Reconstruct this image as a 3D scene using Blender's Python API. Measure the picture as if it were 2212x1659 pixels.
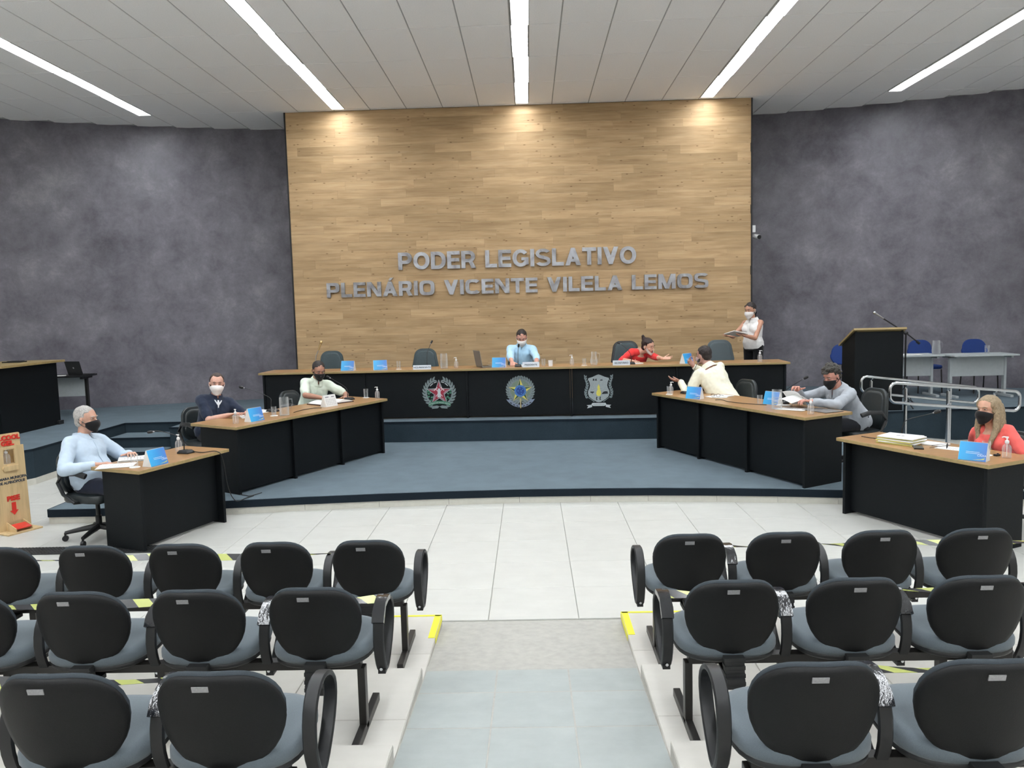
import bpy, bmesh, math, random
from mathutils import Vector, Matrix, noise

# ------------------------------------------------------------------ clear
for _o in list(bpy.data.objects):
    bpy.data.objects.remove(_o, do_unlink=True)
scene = bpy.context.scene
COL = scene.collection
random.seed(7)
V = Vector
PI = math.pi

# ------------------------------------------------------------------ camera
CAM_F, CAM_YAW, CAM_PITCH, CAM_ROLL, CAM_H = 1721.25, -0.0238845, 0.09305547, -0.02625631, 2.0433
_w = V((math.sin(CAM_YAW) * math.cos(CAM_PITCH), math.cos(CAM_YAW) * math.cos(CAM_PITCH), -math.sin(CAM_PITCH)))
_r0 = V((math.cos(CAM_YAW), -math.sin(CAM_YAW), 0))
_u0 = _r0.cross(_w)
_r = _r0 * math.cos(CAM_ROLL) + _u0 * math.sin(CAM_ROLL)
_u = -_r0 * math.sin(CAM_ROLL) + _u0 * math.cos(CAM_ROLL)
cam_data = bpy.data.cameras.new('camera')
cam_data.sensor_fit = 'HORIZONTAL'
cam_data.sensor_width = 36.0
cam_data.lens = CAM_F / 2212.0 * 36.0
cam_data.clip_end = 100
cam = bpy.data.objects.new('camera', cam_data)
COL.objects.link(cam)
_m = Matrix((_r, _u, -_w)).transposed().to_4x4()
_m.translation = V((0, 0, CAM_H))
cam.matrix_world = _m
scene.camera = cam

# ------------------------------------------------------------------ world, light level, exposure
world = bpy.data.worlds.new('room_world')
scene.world = world
world.use_nodes = True
world.node_tree.nodes['Background'].inputs[0].default_value = (0.5, 0.52, 0.55, 1)
world.node_tree.nodes['Background'].inputs[1].default_value = 0.0
LAMP_STRENGTH = 31.0
vs = scene.view_settings
vs.view_transform = 'Standard'
vs.look = 'None'
vs.gamma = 1.0
vs.exposure = 0.0
vs.use_curve_mapping = False

# ------------------------------------------------------------------ materials
def lin(c):
    c = c / 255.0
    return c / 12.92 if c <= 0.04045 else ((c + 0.055) / 1.055) ** 2.4
def rgb(r, g, b):
    return (lin(r), lin(g), lin(b), 1.0)
MATS = {}
def new_mat(name):
    m = bpy.data.materials.new(name)
    m.use_nodes = True
    nt = m.node_tree
    b = nt.nodes['Principled BSDF']
    return m, nt, b
def link(nt, a, b):
    nt.links.new(a, b)
def nd(nt, t, **kw):
    n = nt.nodes.new(t)
    for k, v in kw.items():
        setattr(n, k, v)
    return n
def ramp(nt, fac, stops):
    n = nt.nodes.new('ShaderNodeValToRGB')
    e = n.color_ramp.elements
    while len(e) < len(stops):
        e.new(0.5)
    for i, (p, c) in enumerate(stops):
        e[i].position = p
        e[i].color = c
    link(nt, fac, n.inputs[0])
    return n
def coords(nt, scale=(1, 1, 1), kind='Object', rnd=False):
    tc = nt.nodes.new('ShaderNodeTexCoord')
    mp = nt.nodes.new('ShaderNodeMapping')
    mp.inputs['Scale'].default_value = scale
    link(nt, tc.outputs[kind], mp.inputs[0])
    if rnd:
        oi = nt.nodes.new('ShaderNodeObjectInfo')
        mul = nd(nt, 'ShaderNodeVectorMath', operation='SCALE')
        mul.inputs[0].default_value = (37.0, 53.0, 71.0)
        link(nt, oi.outputs['Random'], mul.inputs['Scale'])
        link(nt, mul.outputs[0], mp.inputs['Location'])
        return mp.outputs[0], oi.outputs['Random']
    return mp.outputs[0]
def noise_tex(nt, vec, scale=5.0, detail=4.0, rough=0.55, dist=0.0):
    n = nt.nodes.new('ShaderNodeTexNoise')
    n.inputs['Scale'].default_value = scale
    n.inputs['Detail'].default_value = detail
    n.inputs['Roughness'].default_value = rough
    n.inputs['Distortion'].default_value = dist
    link(nt, vec, n.inputs['Vector'])
    return n.outputs[0]
def bump(nt, b, h, strength=0.2, dist=0.01):
    n = nt.nodes.new('ShaderNodeBump')
    n.inputs['Strength'].default_value = strength
    n.inputs['Distance'].default_value = dist
    link(nt, h, n.inputs['Height'])
    link(nt, n.outputs[0], b.inputs['Normal'])
def shade(c, k):
    return (min(c[0] * k, 1), min(c[1] * k, 1), min(c[2] * k, 1), 1)
def simple(name, c, rough=0.5, metal=0.0, var=0.08, nscale=20.0, bmp=0.0, bscale=None, spec=None, sheen=0.0, coat=0.0):
    """plain colour with a little procedural variation and relief"""
    if name in MATS:
        return MATS[name]
    m, nt, b = new_mat(name)
    vec = coords(nt)
    n = noise_tex(nt, vec, nscale, 3.0)
    rp = ramp(nt, n, [(0.3, shade(c, 1 - var)), (0.7, shade(c, 1 + var))])
    link(nt, rp.outputs[0], b.inputs['Base Color'])
    b.inputs['Roughness'].default_value = rough
    b.inputs['Metallic'].default_value = metal
    if spec is not None:
        b.inputs['Specular IOR Level'].default_value = spec
    if sheen:
        b.inputs['Sheen Weight'].default_value = sheen
    if coat:
        b.inputs['Coat Weight'].default_value = coat
    if bmp:
        n2 = noise_tex(nt, vec, bscale or nscale * 4, 3.0)
        bump(nt, b, n2, bmp, 0.005)
    MATS[name] = m
    return m
def glass(name, c=(1, 1, 1, 1), rough=0.0, alpha=0.2):
    """thin clear ware: mostly see-through, with sharp highlights and rim reflections"""
    m, nt, b = new_mat(name)
    b.inputs['Base Color'].default_value = c
    b.inputs['Roughness'].default_value = rough
    b.inputs['IOR'].default_value = 1.5
    lw = nd(nt, 'ShaderNodeLayerWeight'); lw.inputs[0].default_value = 0.35
    rp = nd(nt, 'ShaderNodeMath', operation='MULTIPLY_ADD'); rp.inputs[1].default_value = 0.4; rp.inputs[2].default_value = alpha
    link(nt, lw.outputs['Facing'], rp.inputs[0]); link(nt, rp.outputs[0], b.inputs['Alpha'])
    MATS[name] = m
    return m

def m_planks():
    m, nt, b = new_mat('oak_plank')
    vec, rnd = coords(nt, (1, 1, 1), 'Object', True)
    s1 = nd(nt, 'ShaderNodeMapping'); s1.inputs['Scale'].default_value = (1.6, 1, 26)
    link(nt, vec, s1.inputs[0])
    g = noise_tex(nt, s1.outputs[0], 1.0, 6.0, 0.6, 0.6)
    s2 = nd(nt, 'ShaderNodeMapping'); s2.inputs['Scale'].default_value = (0.9, 1, 5)
    link(nt, vec, s2.inputs[0])
    g2 = noise_tex(nt, s2.outputs[0], 1.3, 3.0)
    c1 = ramp(nt, g, [(0.28, rgb(164, 134, 98)), (0.5, rgb(180, 151, 113)), (0.72, rgb(188, 161, 125))])
    mixb = nd(nt, 'ShaderNodeMix', data_type='RGBA', blend_type='MULTIPLY')
    mixb.inputs[0].default_value = 1.0
    br = ramp(nt, rnd, [(0.0, (0.86, 0.85, 0.83, 1)), (0.5, (0.96, 0.955, 0.95, 1)), (1.0, (1.06, 1.06, 1.06, 1))])
    link(nt, c1.outputs[0], mixb.inputs[6]); link(nt, br.outputs[0], mixb.inputs[7])
    mix2 = nd(nt, 'ShaderNodeMix', data_type='RGBA', blend_type='MULTIPLY')
    mix2.inputs[0].default_value = 1.0
    c2 = ramp(nt, g2, [(0.35, (0.84, 0.82, 0.79, 1)), (0.6, (1.05, 1.05, 1.05, 1))])
    link(nt, mixb.outputs[2], mix2.inputs[6]); link(nt, c2.outputs[0], mix2.inputs[7])
    # knots
    s3 = nd(nt, 'ShaderNodeMapping'); s3.inputs['Scale'].default_value = (2.6, 1.0, 7.0)
    link(nt, vec, s3.inputs[0])
    sx3 = nd(nt, 'ShaderNodeSeparateXYZ'); link(nt, s3.outputs[0], sx3.inputs[0])
    cx3 = nd(nt, 'ShaderNodeCombineXYZ'); link(nt, sx3.outputs[0], cx3.inputs[0]); link(nt, sx3.outputs[2], cx3.inputs[1])
    vo = nd(nt, 'ShaderNodeTexVoronoi', voronoi_dimensions='2D'); vo.inputs['Scale'].default_value = 1.0
    link(nt, cx3.outputs[0], vo.inputs['Vector'])
    kr = ramp(nt, vo.outputs['Distance'], [(0.02, (0.42, 0.35, 0.28, 1)), (0.075, (1, 1, 1, 1))])
    mix3 = nd(nt, 'ShaderNodeMix', data_type='RGBA', blend_type='MULTIPLY')
    kn = noise_tex(nt, vec, 3.0, 1.0)
    kf = ramp(nt, kn, [(0.46, (0, 0, 0, 1)), (0.52, (1, 1, 1, 1))])
    link(nt, kf.outputs[0], mix3.inputs[0])
    link(nt, mix2.outputs[2], mix3.inputs[6]); link(nt, kr.outputs[0], mix3.inputs[7])
    link(nt, mix3.outputs[2], b.inputs['Base Color'])
    b.inputs['Roughness'].default_value = 0.6
    b.inputs['Specular IOR Level'].default_value = 0.3
    bump(nt, b, g, 0.08, 0.003)
    MATS['plank'] = m
def m_cement():
    m, nt, b = new_mat('burnt_cement')
    vec = coords(nt)
    n1 = noise_tex(nt, vec, 0.5, 8.0, 0.6, 0.3)
    n2 = noise_tex(nt, vec, 2.2, 9.0, 0.72, 0.25)
    n3 = noise_tex(nt, vec, 22.0, 4.0, 0.7)
    a = nd(nt, 'ShaderNodeMath', operation='MULTIPLY_ADD'); a.inputs[1].default_value = 0.6
    link(nt, n2, a.inputs[0]); 
    a0 = nd(nt, 'ShaderNodeMath', operation='MULTIPLY'); a0.inputs[1].default_value = 0.55
    link(nt, n1, a0.inputs[0]); link(nt, a0.outputs[0], a.inputs[2])
    c = nd(nt, 'ShaderNodeMath', operation='MULTIPLY_ADD'); c.inputs[1].default_value = 0.12
    link(nt, n3, c.inputs[0]); link(nt, a.outputs[0], c.inputs[2])
    rp = ramp(nt, c.outputs[0], [(0.42, rgb(72, 68, 77)), (0.55, rgb(97, 94, 102)), (0.68, rgb(118, 115, 123)), (0.82, rgb(144, 141, 147))])
    # a few darker trowelled smears, stretched
    sm = nd(nt, 'ShaderNodeMapping'); sm.inputs['Scale'].default_value = (0.9, 0.9, 0.6); sm.inputs['Rotation'].default_value = (0, 0.5, 0)
    link(nt, vec, sm.inputs[0])
    n4 = noise_tex(nt, sm.outputs[0], 1.1, 6.0, 0.65, 0.5)
    r4 = ramp(nt, n4, [(0.28, (0.7, 0.68, 0.7, 1)), (0.42, (1, 1, 1, 1))])
    mx = nd(nt, 'ShaderNodeMix', data_type='RGBA', blend_type='MULTIPLY'); mx.inputs[0].default_value = 1.0
    link(nt, rp.outputs[0], mx.inputs[6]); link(nt, r4.outputs[0], mx.inputs[7])
    link(nt, mx.outputs[2], b.inputs['Base Color'])
    rr = ramp(nt, n2, [(0.3, (0.34, 0.34, 0.34, 1)), (0.7, (0.52, 0.52, 0.52, 1))])
    link(nt, rr.outputs[0], b.inputs['Roughness'])
    b.inputs['Specular IOR Level'].default_value = 0.4
    bump(nt, b, n2, 0.12, 0.02)
    MATS['cement'] = m
def m_carpet(name, c):
    m, nt, b = new_mat(name)
    vec = coords(nt)
    n1 = noise_tex(nt, vec, 260.0, 2.0)
    n2 = noise_tex(nt, vec, 4.0, 5.0)
    r1 = ramp(nt, n1, [(0.3, shade(c, 0.72)), (0.7, shade(c, 1.25))])
    r2 = ramp(nt, n2, [(0.3, (0.9, 0.9, 0.9, 1)), (0.7, (1.06, 1.06, 1.06, 1))])
    mx = nd(nt, 'ShaderNodeMix', data_type='RGBA', blend_type='MULTIPLY'); mx.inputs[0].default_value = 1.0
    link(nt, r1.outputs[0], mx.inputs[6]); link(nt, r2.outputs[0], mx.inputs[7])
    link(nt, mx.outputs[2], b.inputs['Base Color'])
    b.inputs['Roughness'].default_value = 0.95
    b.inputs['Specular IOR Level'].default_value = 0.1
    bump(nt, b, n1, 0.3, 0.004)
    MATS[name] = m
def m_tile(name, c, rough, var=0.05):
    m, nt, b = new_mat(name)
    vec, rnd = coords(nt, (1, 1, 1), 'Object', True)
    n1 = noise_tex(nt, vec, 5.0, 6.0, 0.6)
    s = nd(nt, 'ShaderNodeMapping'); s.inputs['Scale'].default_value = (3, 22, 3)
    link(nt, vec, s.inputs[0])
    n2 = noise_tex(nt, s.outputs[0], 1.0, 4.0)
    r1 = ramp(nt, n1, [(0.3, shade(c, 1 - var)), (0.7, shade(c, 1 + var * 0.6))])
    r2 = ramp(nt, n2, [(0.3, (0.975, 0.975, 0.97, 1)), (0.7, (1.01, 1.01, 1.01, 1))])
    r3 = ramp(nt, rnd, [(0, (0.985, 0.985, 0.985, 1)), (1, (1.01, 1.01, 1.01, 1))])
    mx = nd(nt, 'ShaderNodeMix', data_type='RGBA', blend_type='MULTIPLY'); mx.inputs[0].default_value = 1.0
    mx2 = nd(nt, 'ShaderNodeMix', data_type='RGBA', blend_type='MULTIPLY'); mx2.inputs[0].default_value = 1.0
    link(nt, r1.outputs[0], mx.inputs[6]); link(nt, r2.outputs[0], mx.inputs[7])
    link(nt, mx.outputs[2], mx2.inputs[6]); link(nt, r3.outputs[0], mx2.inputs[7])
    link(nt, mx2.outputs[2], b.inputs['Base Color'])
    b.inputs['Roughness'].default_value = rough
    b.inputs['Specular IOR Level'].default_value = 0.4
    MATS[name] = m
def m_wood(name, c, sc=(3, 30, 30), rough=0.42):
    m, nt, b = new_mat(name)
    vec = coords(nt, sc)
    n1 = noise_tex(nt, vec, 1.0, 5.0, 0.6, 0.4)
    r1 = ramp(nt, n1, [(0.3, shade(c, 0.82)), (0.55, c), (0.75, shade(c, 1.12))])
    link(nt, r1.outputs[0], b.inputs['Base Color'])
    b.inputs['Roughness'].default_value = rough
    b.inputs['Specular IOR Level'].default_value = 0.4
    MATS[name] = m
def m_stripe(name):
    """yellow and black slanted hazard print on plastic film"""
    m, nt, b = new_mat(name)
    tc = nt.nodes.new('ShaderNodeTexCoord')
    sp = nd(nt, 'ShaderNodeSeparateXYZ'); link(nt, tc.outputs['Object'], sp.inputs[0])
    ad = nd(nt, 'ShaderNodeMath', operation='MULTIPLY_ADD'); ad.inputs[1].default_value = 0.9
    link(nt, sp.outputs[1], ad.inputs[0]); link(nt, sp.outputs[0], ad.inputs[2])
    mu = nd(nt, 'ShaderNodeMath', operation='MULTIPLY'); mu.inputs[1].default_value = 6.2
    link(nt, ad.outputs[0], mu.inputs[0])
    fr = nd(nt, 'ShaderNodeMath', operation='FRACT'); link(nt, mu.outputs[0], fr.inputs[0])
    rp = ramp(nt, fr.outputs[0], [(0.0, rgb(168, 174, 98)), (0.47, rgb(168, 174, 98)), (0.49, rgb(38, 38, 40)), (1.0, rgb(38, 38, 40))])
    link(nt, rp.outputs[0], b.inputs['Base Color'])
    b.inputs['Roughness'].default_value = 0.25
    MATS[name] = m
def m_calendar():
    m, nt, b = new_mat('calendar_print')
    tc = nt.nodes.new('ShaderNodeTexCoord')
    sp = nd(nt, 'ShaderNodeSeparateXYZ'); link(nt, tc.outputs['Object'], sp.inputs[0])
    ad = nd(nt, 'ShaderNodeMath', operation='MULTIPLY_ADD'); ad.inputs[1].default_value = 4.0; ad.inputs[2].default_value = 0.45
    link(nt, sp.outputs[0], ad.inputs[0])
    rp = ramp(nt, ad.outputs[0], [(0.0, rgb(62, 172, 228)), (0.5, rgb(56, 142, 208)), (1.0, rgb(84, 110, 188))])
    link(nt, rp.outputs[0], b.inputs['Base Color'])
    b.inputs['Roughness'].default_value = 0.35
    MATS['calendar'] = m
def m_fabric(name, c, fold=0.25, rough=0.85):
    m, nt, b = new_mat(name)
    vec = coords(nt)
    n1 = noise_tex(nt, vec, 9.0, 4.0, 0.6, 1.0)
    n2 = noise_tex(nt, vec, 420.0, 1.0)
    r1 = ramp(nt, n1, [(0.3, shade(c, 0.92)), (0.7, shade(c, 1.05))])
    link(nt, r1.outputs[0], b.inputs['Base Color'])
    b.inputs['Roughness'].default_value = rough
    b.inputs['Sheen Weight'].default_value = 0.15
    b.inputs['Specular IOR Level'].default_value = 0.2
    s = nd(nt, 'ShaderNodeMapping'); s.inputs['Scale'].default_value = (1, 1, 0.45); s.inputs['Rotation'].default_value = (0.3, 0.5, 0.2)
    link(nt, vec, s.inputs[0])
    n3 = noise_tex(nt, s.outputs[0], 7.0, 1.5, 0.45, 1.2)
    bump(nt, b, n3, fold, 0.03)
    MATS[name] = m
    return m
def m_letter():
    m, nt, b = new_mat('brushed_steel_letter')
    vec, rnd = coords(nt, (1, 1, 1), 'Object', True)
    n1 = noise_tex(nt, vec, 3.0, 3.0, 0.5, 1.5)
    r1 = ramp(nt, n1, [(0.3, rgb(122, 120, 122)), (0.5, rgb(160, 160, 164)), (0.7, rgb(178, 180, 186))])
    link(nt, r1.outputs[0], b.inputs['Base Color'])
    b.inputs['Metallic'].default_value = 0.7
    b.inputs['Roughness'].default_value = 0.3
    bump(nt, b, n1, 0.3, 0.02)
    MATS['letter'] = m
def emit(name, c, s):
    m, nt, b = new_mat(name)
    b.inputs['Base Color'].default_value = (0.9, 0.9, 0.9, 1)
    b.inputs['Emission Color'].default_value = c
    b.inputs['Emission Strength'].default_value = s
    MATS[name] = m

m_planks(); m_cement(); m_carpet('carpet', rgb(99, 112, 120)); m_carpet('carpet_nosing', rgb(30, 38, 46))
m_carpet('carpet_shaded', rgb(46, 58, 66))  # same carpet with the shade of upright faces put into its colour
m_tile('tile', rgb(195, 195, 190), 0.36); m_tile('tile_ramp', rgb(158, 164, 162), 0.55, 0.1)
m_tile('tile_step', rgb(198, 195, 188), 0.42)
m_wood('desk_wood', rgb(160, 122, 80), (6, 30, 30), 0.32); m_wood('desk_edge', rgb(158, 136, 92)); m_wood('plywood', rgb(205, 178, 134), (30, 30, 3), 0.6)
m_stripe('hazard'); m_calendar(); m_letter()
emit('lamp_glow', (0.94, 0.985, 1.03, 1), LAMP_STRENGTH)
def S(*a, **k):
    return simple(*a, **k)
S('ceiling_tile', rgb(250, 249, 248), 0.95, var=0.03, nscale=60, bmp=0.15, bscale=200, spec=0.1)
S('ceiling_grid', rgb(176, 176, 174), 0.8, var=0.02)
S('paint_white', rgb(246, 245, 242), 0.85, var=0.03, nscale=4)
S('grout', rgb(165, 163, 156), 0.9)
S('step_side', rgb(186, 182, 174), 0.6)
S('skirting', rgb(202, 200, 190), 0.5, var=0.04)
S('panel_black', rgb(12, 16, 19), 0.6, var=0.25, nscale=90, bmp=0.15, bscale=240, spec=0.2)
S('trim_black', rgb(20, 19, 20), 0.6)
S('carrier_brown', rgb(120, 96, 66), 0.8)
S('plastic_black', rgb(22, 23, 25), 0.45, var=0.1)
S('plastic_shell', rgb(12, 13, 14), 0.62, var=0.2, nscale=150, bmp=0.15, bscale=300, spec=0.3)
S('rubber', rgb(26, 27, 28), 0.6, var=0.15)
S('seat_fabric', rgb(94, 103, 109), 0.9, var=0.08, nscale=300, bmp=0.2, bscale=500, spec=0.15, sheen=0.2)
S('cushion_dark', rgb(58, 64, 69), 0.85, var=0.1, nscale=300, bmp=0.2, spec=0.15)
S('metal_black', rgb(26, 24, 22), 0.4, var=0.1, spec=0.5)
S('tag_silver', rgb(150, 150, 152), 0.45, metal=0.3, var=0.12, nscale=120)
S('leather', rgb(34, 40, 42), 0.38, var=0.12, nscale=40, bmp=0.1, bscale=160)
S('leather_green', rgb(46, 62, 66), 0.5, var=0.1, nscale=40, bmp=0.1)
S('fabric_grey', rgb(84, 94, 98), 0.85, var=0.08, nscale=200)
S('blue_fabric', rgb(12, 50, 116), 0.7, var=0.08, nscale=120)
S('grey_laminate', rgb(178, 184, 186), 0.45, var=0.04)
S('chrome', rgb(205, 208, 212), 0.16, metal=1.0, var=0.02)
S('steel', rgb(170, 172, 175), 0.3, metal=0.9, var=0.05)
S('gold_metal', rgb(196, 168, 120), 0.3, metal=0.8, var=0.05)
S('white_plastic', rgb(232, 232, 232), 0.4, var=0.02)
S('paper', rgb(238, 238, 236), 0.8, var=0.02)
S('paper_yellow', rgb(214, 214, 120), 0.8, var=0.05)
S('card_white', rgb(228, 228, 226), 0.6, var=0.02)
S('print_grey', rgb(120, 120, 128), 0.8, var=0.02)
S('print_dark', rgb(52, 62, 74), 0.8, var=0.02)
S('print_white', rgb(225, 235, 245), 0.6, var=0.02)
S('print_yellow', rgb(205, 205, 110), 0.6, var=0.02)
S('red_acrylic', rgb(206, 52, 42), 0.35, var=0.04)
S('yellow_tape', rgb(232, 226, 52), 0.5, var=0.06)
S('plate_alu', rgb(176, 182, 188), 0.4, metal=0.2, var=0.04)
S('laptop_grey', rgb(120, 116, 112), 0.4, var=0.05)
S('dark_leather', rgb(58, 30, 26), 0.5, var=0.1)
S('screen_dark', rgb(14, 15, 18), 0.2, var=0.02)
S('cable', rgb(20, 20, 20), 0.5)
S('film', rgb(30, 32, 36), 0.1, var=0.4, nscale=60, bmp=0.25, bscale=60, spec=0.8)
S('emb_silver', rgb(150, 158, 160), 0.5, var=0.12, nscale=60)
S('emb_pale', rgb(190, 196, 198), 0.5, var=0.05)
S('emb_leaf', rgb(118, 130, 132), 0.5, var=0.15, nscale=60)
S('emb_sage', rgb(112, 128, 112), 0.5, var=0.15, nscale=60)
S('emb_red', rgb(150, 36, 56), 0.5, var=0.05)
S('emb_pink', rgb(165, 120, 132), 0.5, var=0.05)
S('emb_rose', rgb(214, 184, 188), 0.5, var=0.04)
S('emb_green', rgb(64, 120, 96), 0.5, var=0.08)
S('emb_dgreen', rgb(30, 72, 48), 0.5, var=0.08)
S('emb_blue', rgb(22, 62, 132), 0.5, var=0.05)
S('emb_lblue', rgb(74, 124, 186), 0.5, var=0.05)
S('emb_yellow', rgb(214, 204, 90), 0.5, var=0.05)
S('emb_gold', rgb(176, 160, 120), 0.5, var=0.05)
S('emb_slate', rgb(122, 134, 156), 0.5, var=0.1, nscale=40)
S('emb_black', rgb(24, 28, 32), 0.5, var=0.1)
glass('clear_glass', (0.8, 0.84, 0.85, 1), 0.03, 0.03)
glass('water', (0.7, 0.76, 0.78, 1), 0.03, 0.06)
glass('gel', (0.86, 0.85, 0.86, 1), 0.08, 0.12)
def M(n):
    return MATS[n]

# ------------------------------------------------------------------ mesh helpers
class MB:
    def __init__(s):
        s.v = []; s.f = []; s.m = []
    def add(s, vs, fs, mi=0, mat=None):
        o = len(s.v)
        if mat is not None:
            vs = [mat @ V(p) for p in vs]
        s.v += [tuple(p) for p in vs]
        s.f += [tuple(i + o for i in f) for f in fs]
        s.m += [mi] * len(fs)
        return s
    def box(s, c, d, rz=0.0, mi=0, mat=None):
        x, y, z = d[0] / 2, d[1] / 2, d[2] / 2
        R = Matrix.Translation(V(c)) @ Matrix.Rotation(rz, 4, 'Z')
        if mat is not None:
            R = mat @ R
        vs = [R @ V(p) for p in ((-x, -y, -z), (x, -y, -z), (x, y, -z), (-x, y, -z), (-x, -y, z), (x, -y, z), (x, y, z), (-x, y, z))]
        return s.add(vs, [(0, 3, 2, 1), (4, 5, 6, 7), (0, 1, 5, 4), (1, 2, 6, 5), (2, 3, 7, 6), (3, 0, 4, 7)], mi)
    def prism(s, poly, z0, z1, mi=0, mi_side=None, mat=None):
        n = len(poly)
        a = sum(poly[i][0] * poly[(i + 1) % n][1] - poly[(i + 1) % n][0] * poly[i][1] for i in range(n))
        if a < 0:
            poly = poly[::-1]
        vs = [(p[0], p[1], z0) for p in poly] + [(p[0], p[1], z1) for p in poly]
        if mat is not None:
            vs = [mat @ V(p) for p in vs]
        s.add(vs, [tuple(range(n - 1, -1, -1)), tuple(range(n, 2 * n))], mi)
        o = len(s.v) - 2 * n
        side = [(i, (i + 1) % n, n + (i + 1) % n, n + i) for i in range(n)]
        s.f += [tuple(k + o for k in f) for f in side]
        s.m += [mi if mi_side is None else mi_side] * n
        return s
    def loft(s, rings, caps=True, closed=True, mi=0):
        n = len(rings[0]); vs = [p for r in rings for p in r]; fs = []
        for k in range(len(rings) - 1):
            for i in range(n if closed else n - 1):
                j = (i + 1) % n
                fs.append((k * n + i, k * n + j, (k + 1) * n + j, (k + 1) * n + i))
        if caps:
            fs.append(tuple(range(n - 1, -1, -1)))
            fs.append(tuple(range((len(rings) - 1) * n, len(rings) * n)))
        return s.add(vs, fs, mi)
    def cyl(s, p0, p1, r0, r1=None, n=12, mi=0):
        return s.tube([p0, p1], [r0, r0 if r1 is None else r1], n, mi)
    def tube(s, pts, r, n=8, mi=0, closed=False, flat=None):
        pts = [V(p) for p in pts]; N = len(pts)
        rs = r if isinstance(r, (list, tuple)) else [r] * N
        rings = []; up = None
        for i in range(N):
            if closed:
                t = (pts[(i + 1) % N] - pts[i - 1]).normalized()
            else:
                t = (pts[min(i + 1, N - 1)] - pts[max(i - 1, 0)]).normalized()
            if up is None:
                up = V((0, 0, 1)) if abs(t.z) < 0.9 else V((1, 0, 0))
            x = up.cross(t)
            if x.length < 1e-5:
                x = V((1, 0, 0)).cross(t)
            x.normalize(); up = t.cross(x).normalized()
            a, b = (rs[i], rs[i]) if flat is None else flat
            rings.append([pts[i] + x * (a * math.cos(2 * PI * k / n)) + up * (b * math.sin(2 * PI * k / n)) for k in range(n)])
        if closed:
            rings.append(rings[0])
            return s.loft(rings, caps=False, mi=mi)
        return s.loft(rings, mi=mi)
    def lathe(s, prof, n=16, c=(0, 0, 0), mi=0, mat=None):
        rings = [[V((c[0] + r * math.cos(2 * PI * k / n), c[1] + r * math.sin(2 * PI * k / n), c[2] + z)) for k in range(n)] for r, z in prof]
        if mat is not None:
            rings = [[mat @ p for p in r] for r in rings]
        return s.loft(rings, mi=mi)
    def ell(s, c, r, n=16, m=10, mat=None, mi=0):
        vs = [V((0, 0, -1))]
        for j in range(1, m):
            a = -PI / 2 + PI * j / m
            vs += [V((math.cos(a) * math.cos(2 * PI * k / n), math.cos(a) * math.sin(2 * PI * k / n), math.sin(a))) for k in range(n)]
        vs.append(V((0, 0, 1)))
        vs = [V((p.x * r[0] + c[0], p.y * r[1] + c[1], p.z * r[2] + c[2])) for p in vs]
        if mat is not None:
            vs = [mat @ p for p in vs]
        fs = [(0, 1 + (k + 1) % n, 1 + k) for k in range(n)]
        for j in range(m - 2):
            for k in range(n):
                a = 1 + j * n + k; b = 1 + j * n + (k + 1) % n
                fs.append((a, b, b + n, a + n))
        l = len(vs) - 1; o = 1 + (m - 2) * n
        fs += [(o + k, o + (k + 1) % n, l) for k in range(n)]
        return s.add(vs, fs, mi)
    def cap(s, p0, p1, r0, r1, n=12, sx=None):
        """tapered capsule"""
        p0, p1 = V(p0), V(p1); d = (p1 - p0); L = d.length; d = d / L if L > 1e-6 else V((0, 0, 1))
        x = d.orthogonal().normalized(); y = d.cross(x)
        rings = []
        for k in range(1, 4):
            a = PI / 2 * (1 - k / 3.0)
            rings.append((p0 - d * (r0 * math.sin(a)), r0 * math.cos(a)))
        for k in range(0, 3):
            a = PI / 2 * k / 3.0
            rings.append((p1 + d * (r1 * math.sin(a)), r1 * math.cos(a)))
        R = [[c + x * (r * math.cos(2 * PI * k / n)) + y * (r * math.sin(2 * PI * k / n)) for k in range(n)] for c, r in rings]
        return s.loft(R)
    def mesh(s, name, mats, smooth=40):
        me = bpy.data.meshes.new(name)
        me.from_pydata(s.v, [], s.f)
        for mm in (mats if isinstance(mats, (list, tuple)) else [mats]):
            me.materials.append(M(mm) if isinstance(mm, str) else mm)
        if len(set(s.m)) > 1:
            me.polygons.foreach_set('material_index', s.m)
        bm = bmesh.new(); bm.from_mesh(me)
        bmesh.ops.recalc_face_normals(bm, faces=bm.faces)
        bm.to_mesh(me); bm.free()
        if smooth:
            me.polygons.foreach_set('use_smooth', [True] * len(me.polygons))
            me.set_sharp_from_angle(angle=math.radians(smooth))
        me.update()
        return me
    def build(s, name, mats, parent=None, loc=None, rz=0.0, smooth=40, bevel=0.0, seg=2):
        return place(name, s.mesh(name, mats, smooth), parent, loc, rz, bevel, seg)
def place(name, me, parent=None, loc=None, rz=0.0, bevel=0.0, seg=2):
    o = bpy.data.objects.new(name, me)
    COL.objects.link(o)
    if parent is not None:
        o.parent = parent
    if loc is not None:
        o.location = loc
    o.rotation_euler = (0, 0, rz)
    if bevel:
        b = o.modifiers.new('bevel', 'BEVEL'); b.width = bevel; b.segments = seg; b.limit_method = 'ANGLE'
    return o
def empty(name, loc, rz=0.0):
    o = bpy.data.objects.new(name, None)
    o.empty_display_size = 0.1
    COL.objects.link(o); o.location = loc; o.rotation_euler = (0, 0, rz)
    return o
def tag(o, label, cat, group=None):
    o['label'] = label; o['category'] = cat
    if group:
        o['group'] = group
    return o
def struct(o, label=None):
    o['kind'] = 'structure'
    if label:
        o['label'] = label
    return o
def thing(name, label, cat, loc, rz=0.0, group=None):
    return tag(empty(name, loc, rz), label, cat, group)
def copy_tree(o, parent=None):
    c = o.copy(); COL.objects.link(c)
    if parent is not None:
        c.parent = parent
    for ch in list(o.children):
        copy_tree(ch, c)
    return c
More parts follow.
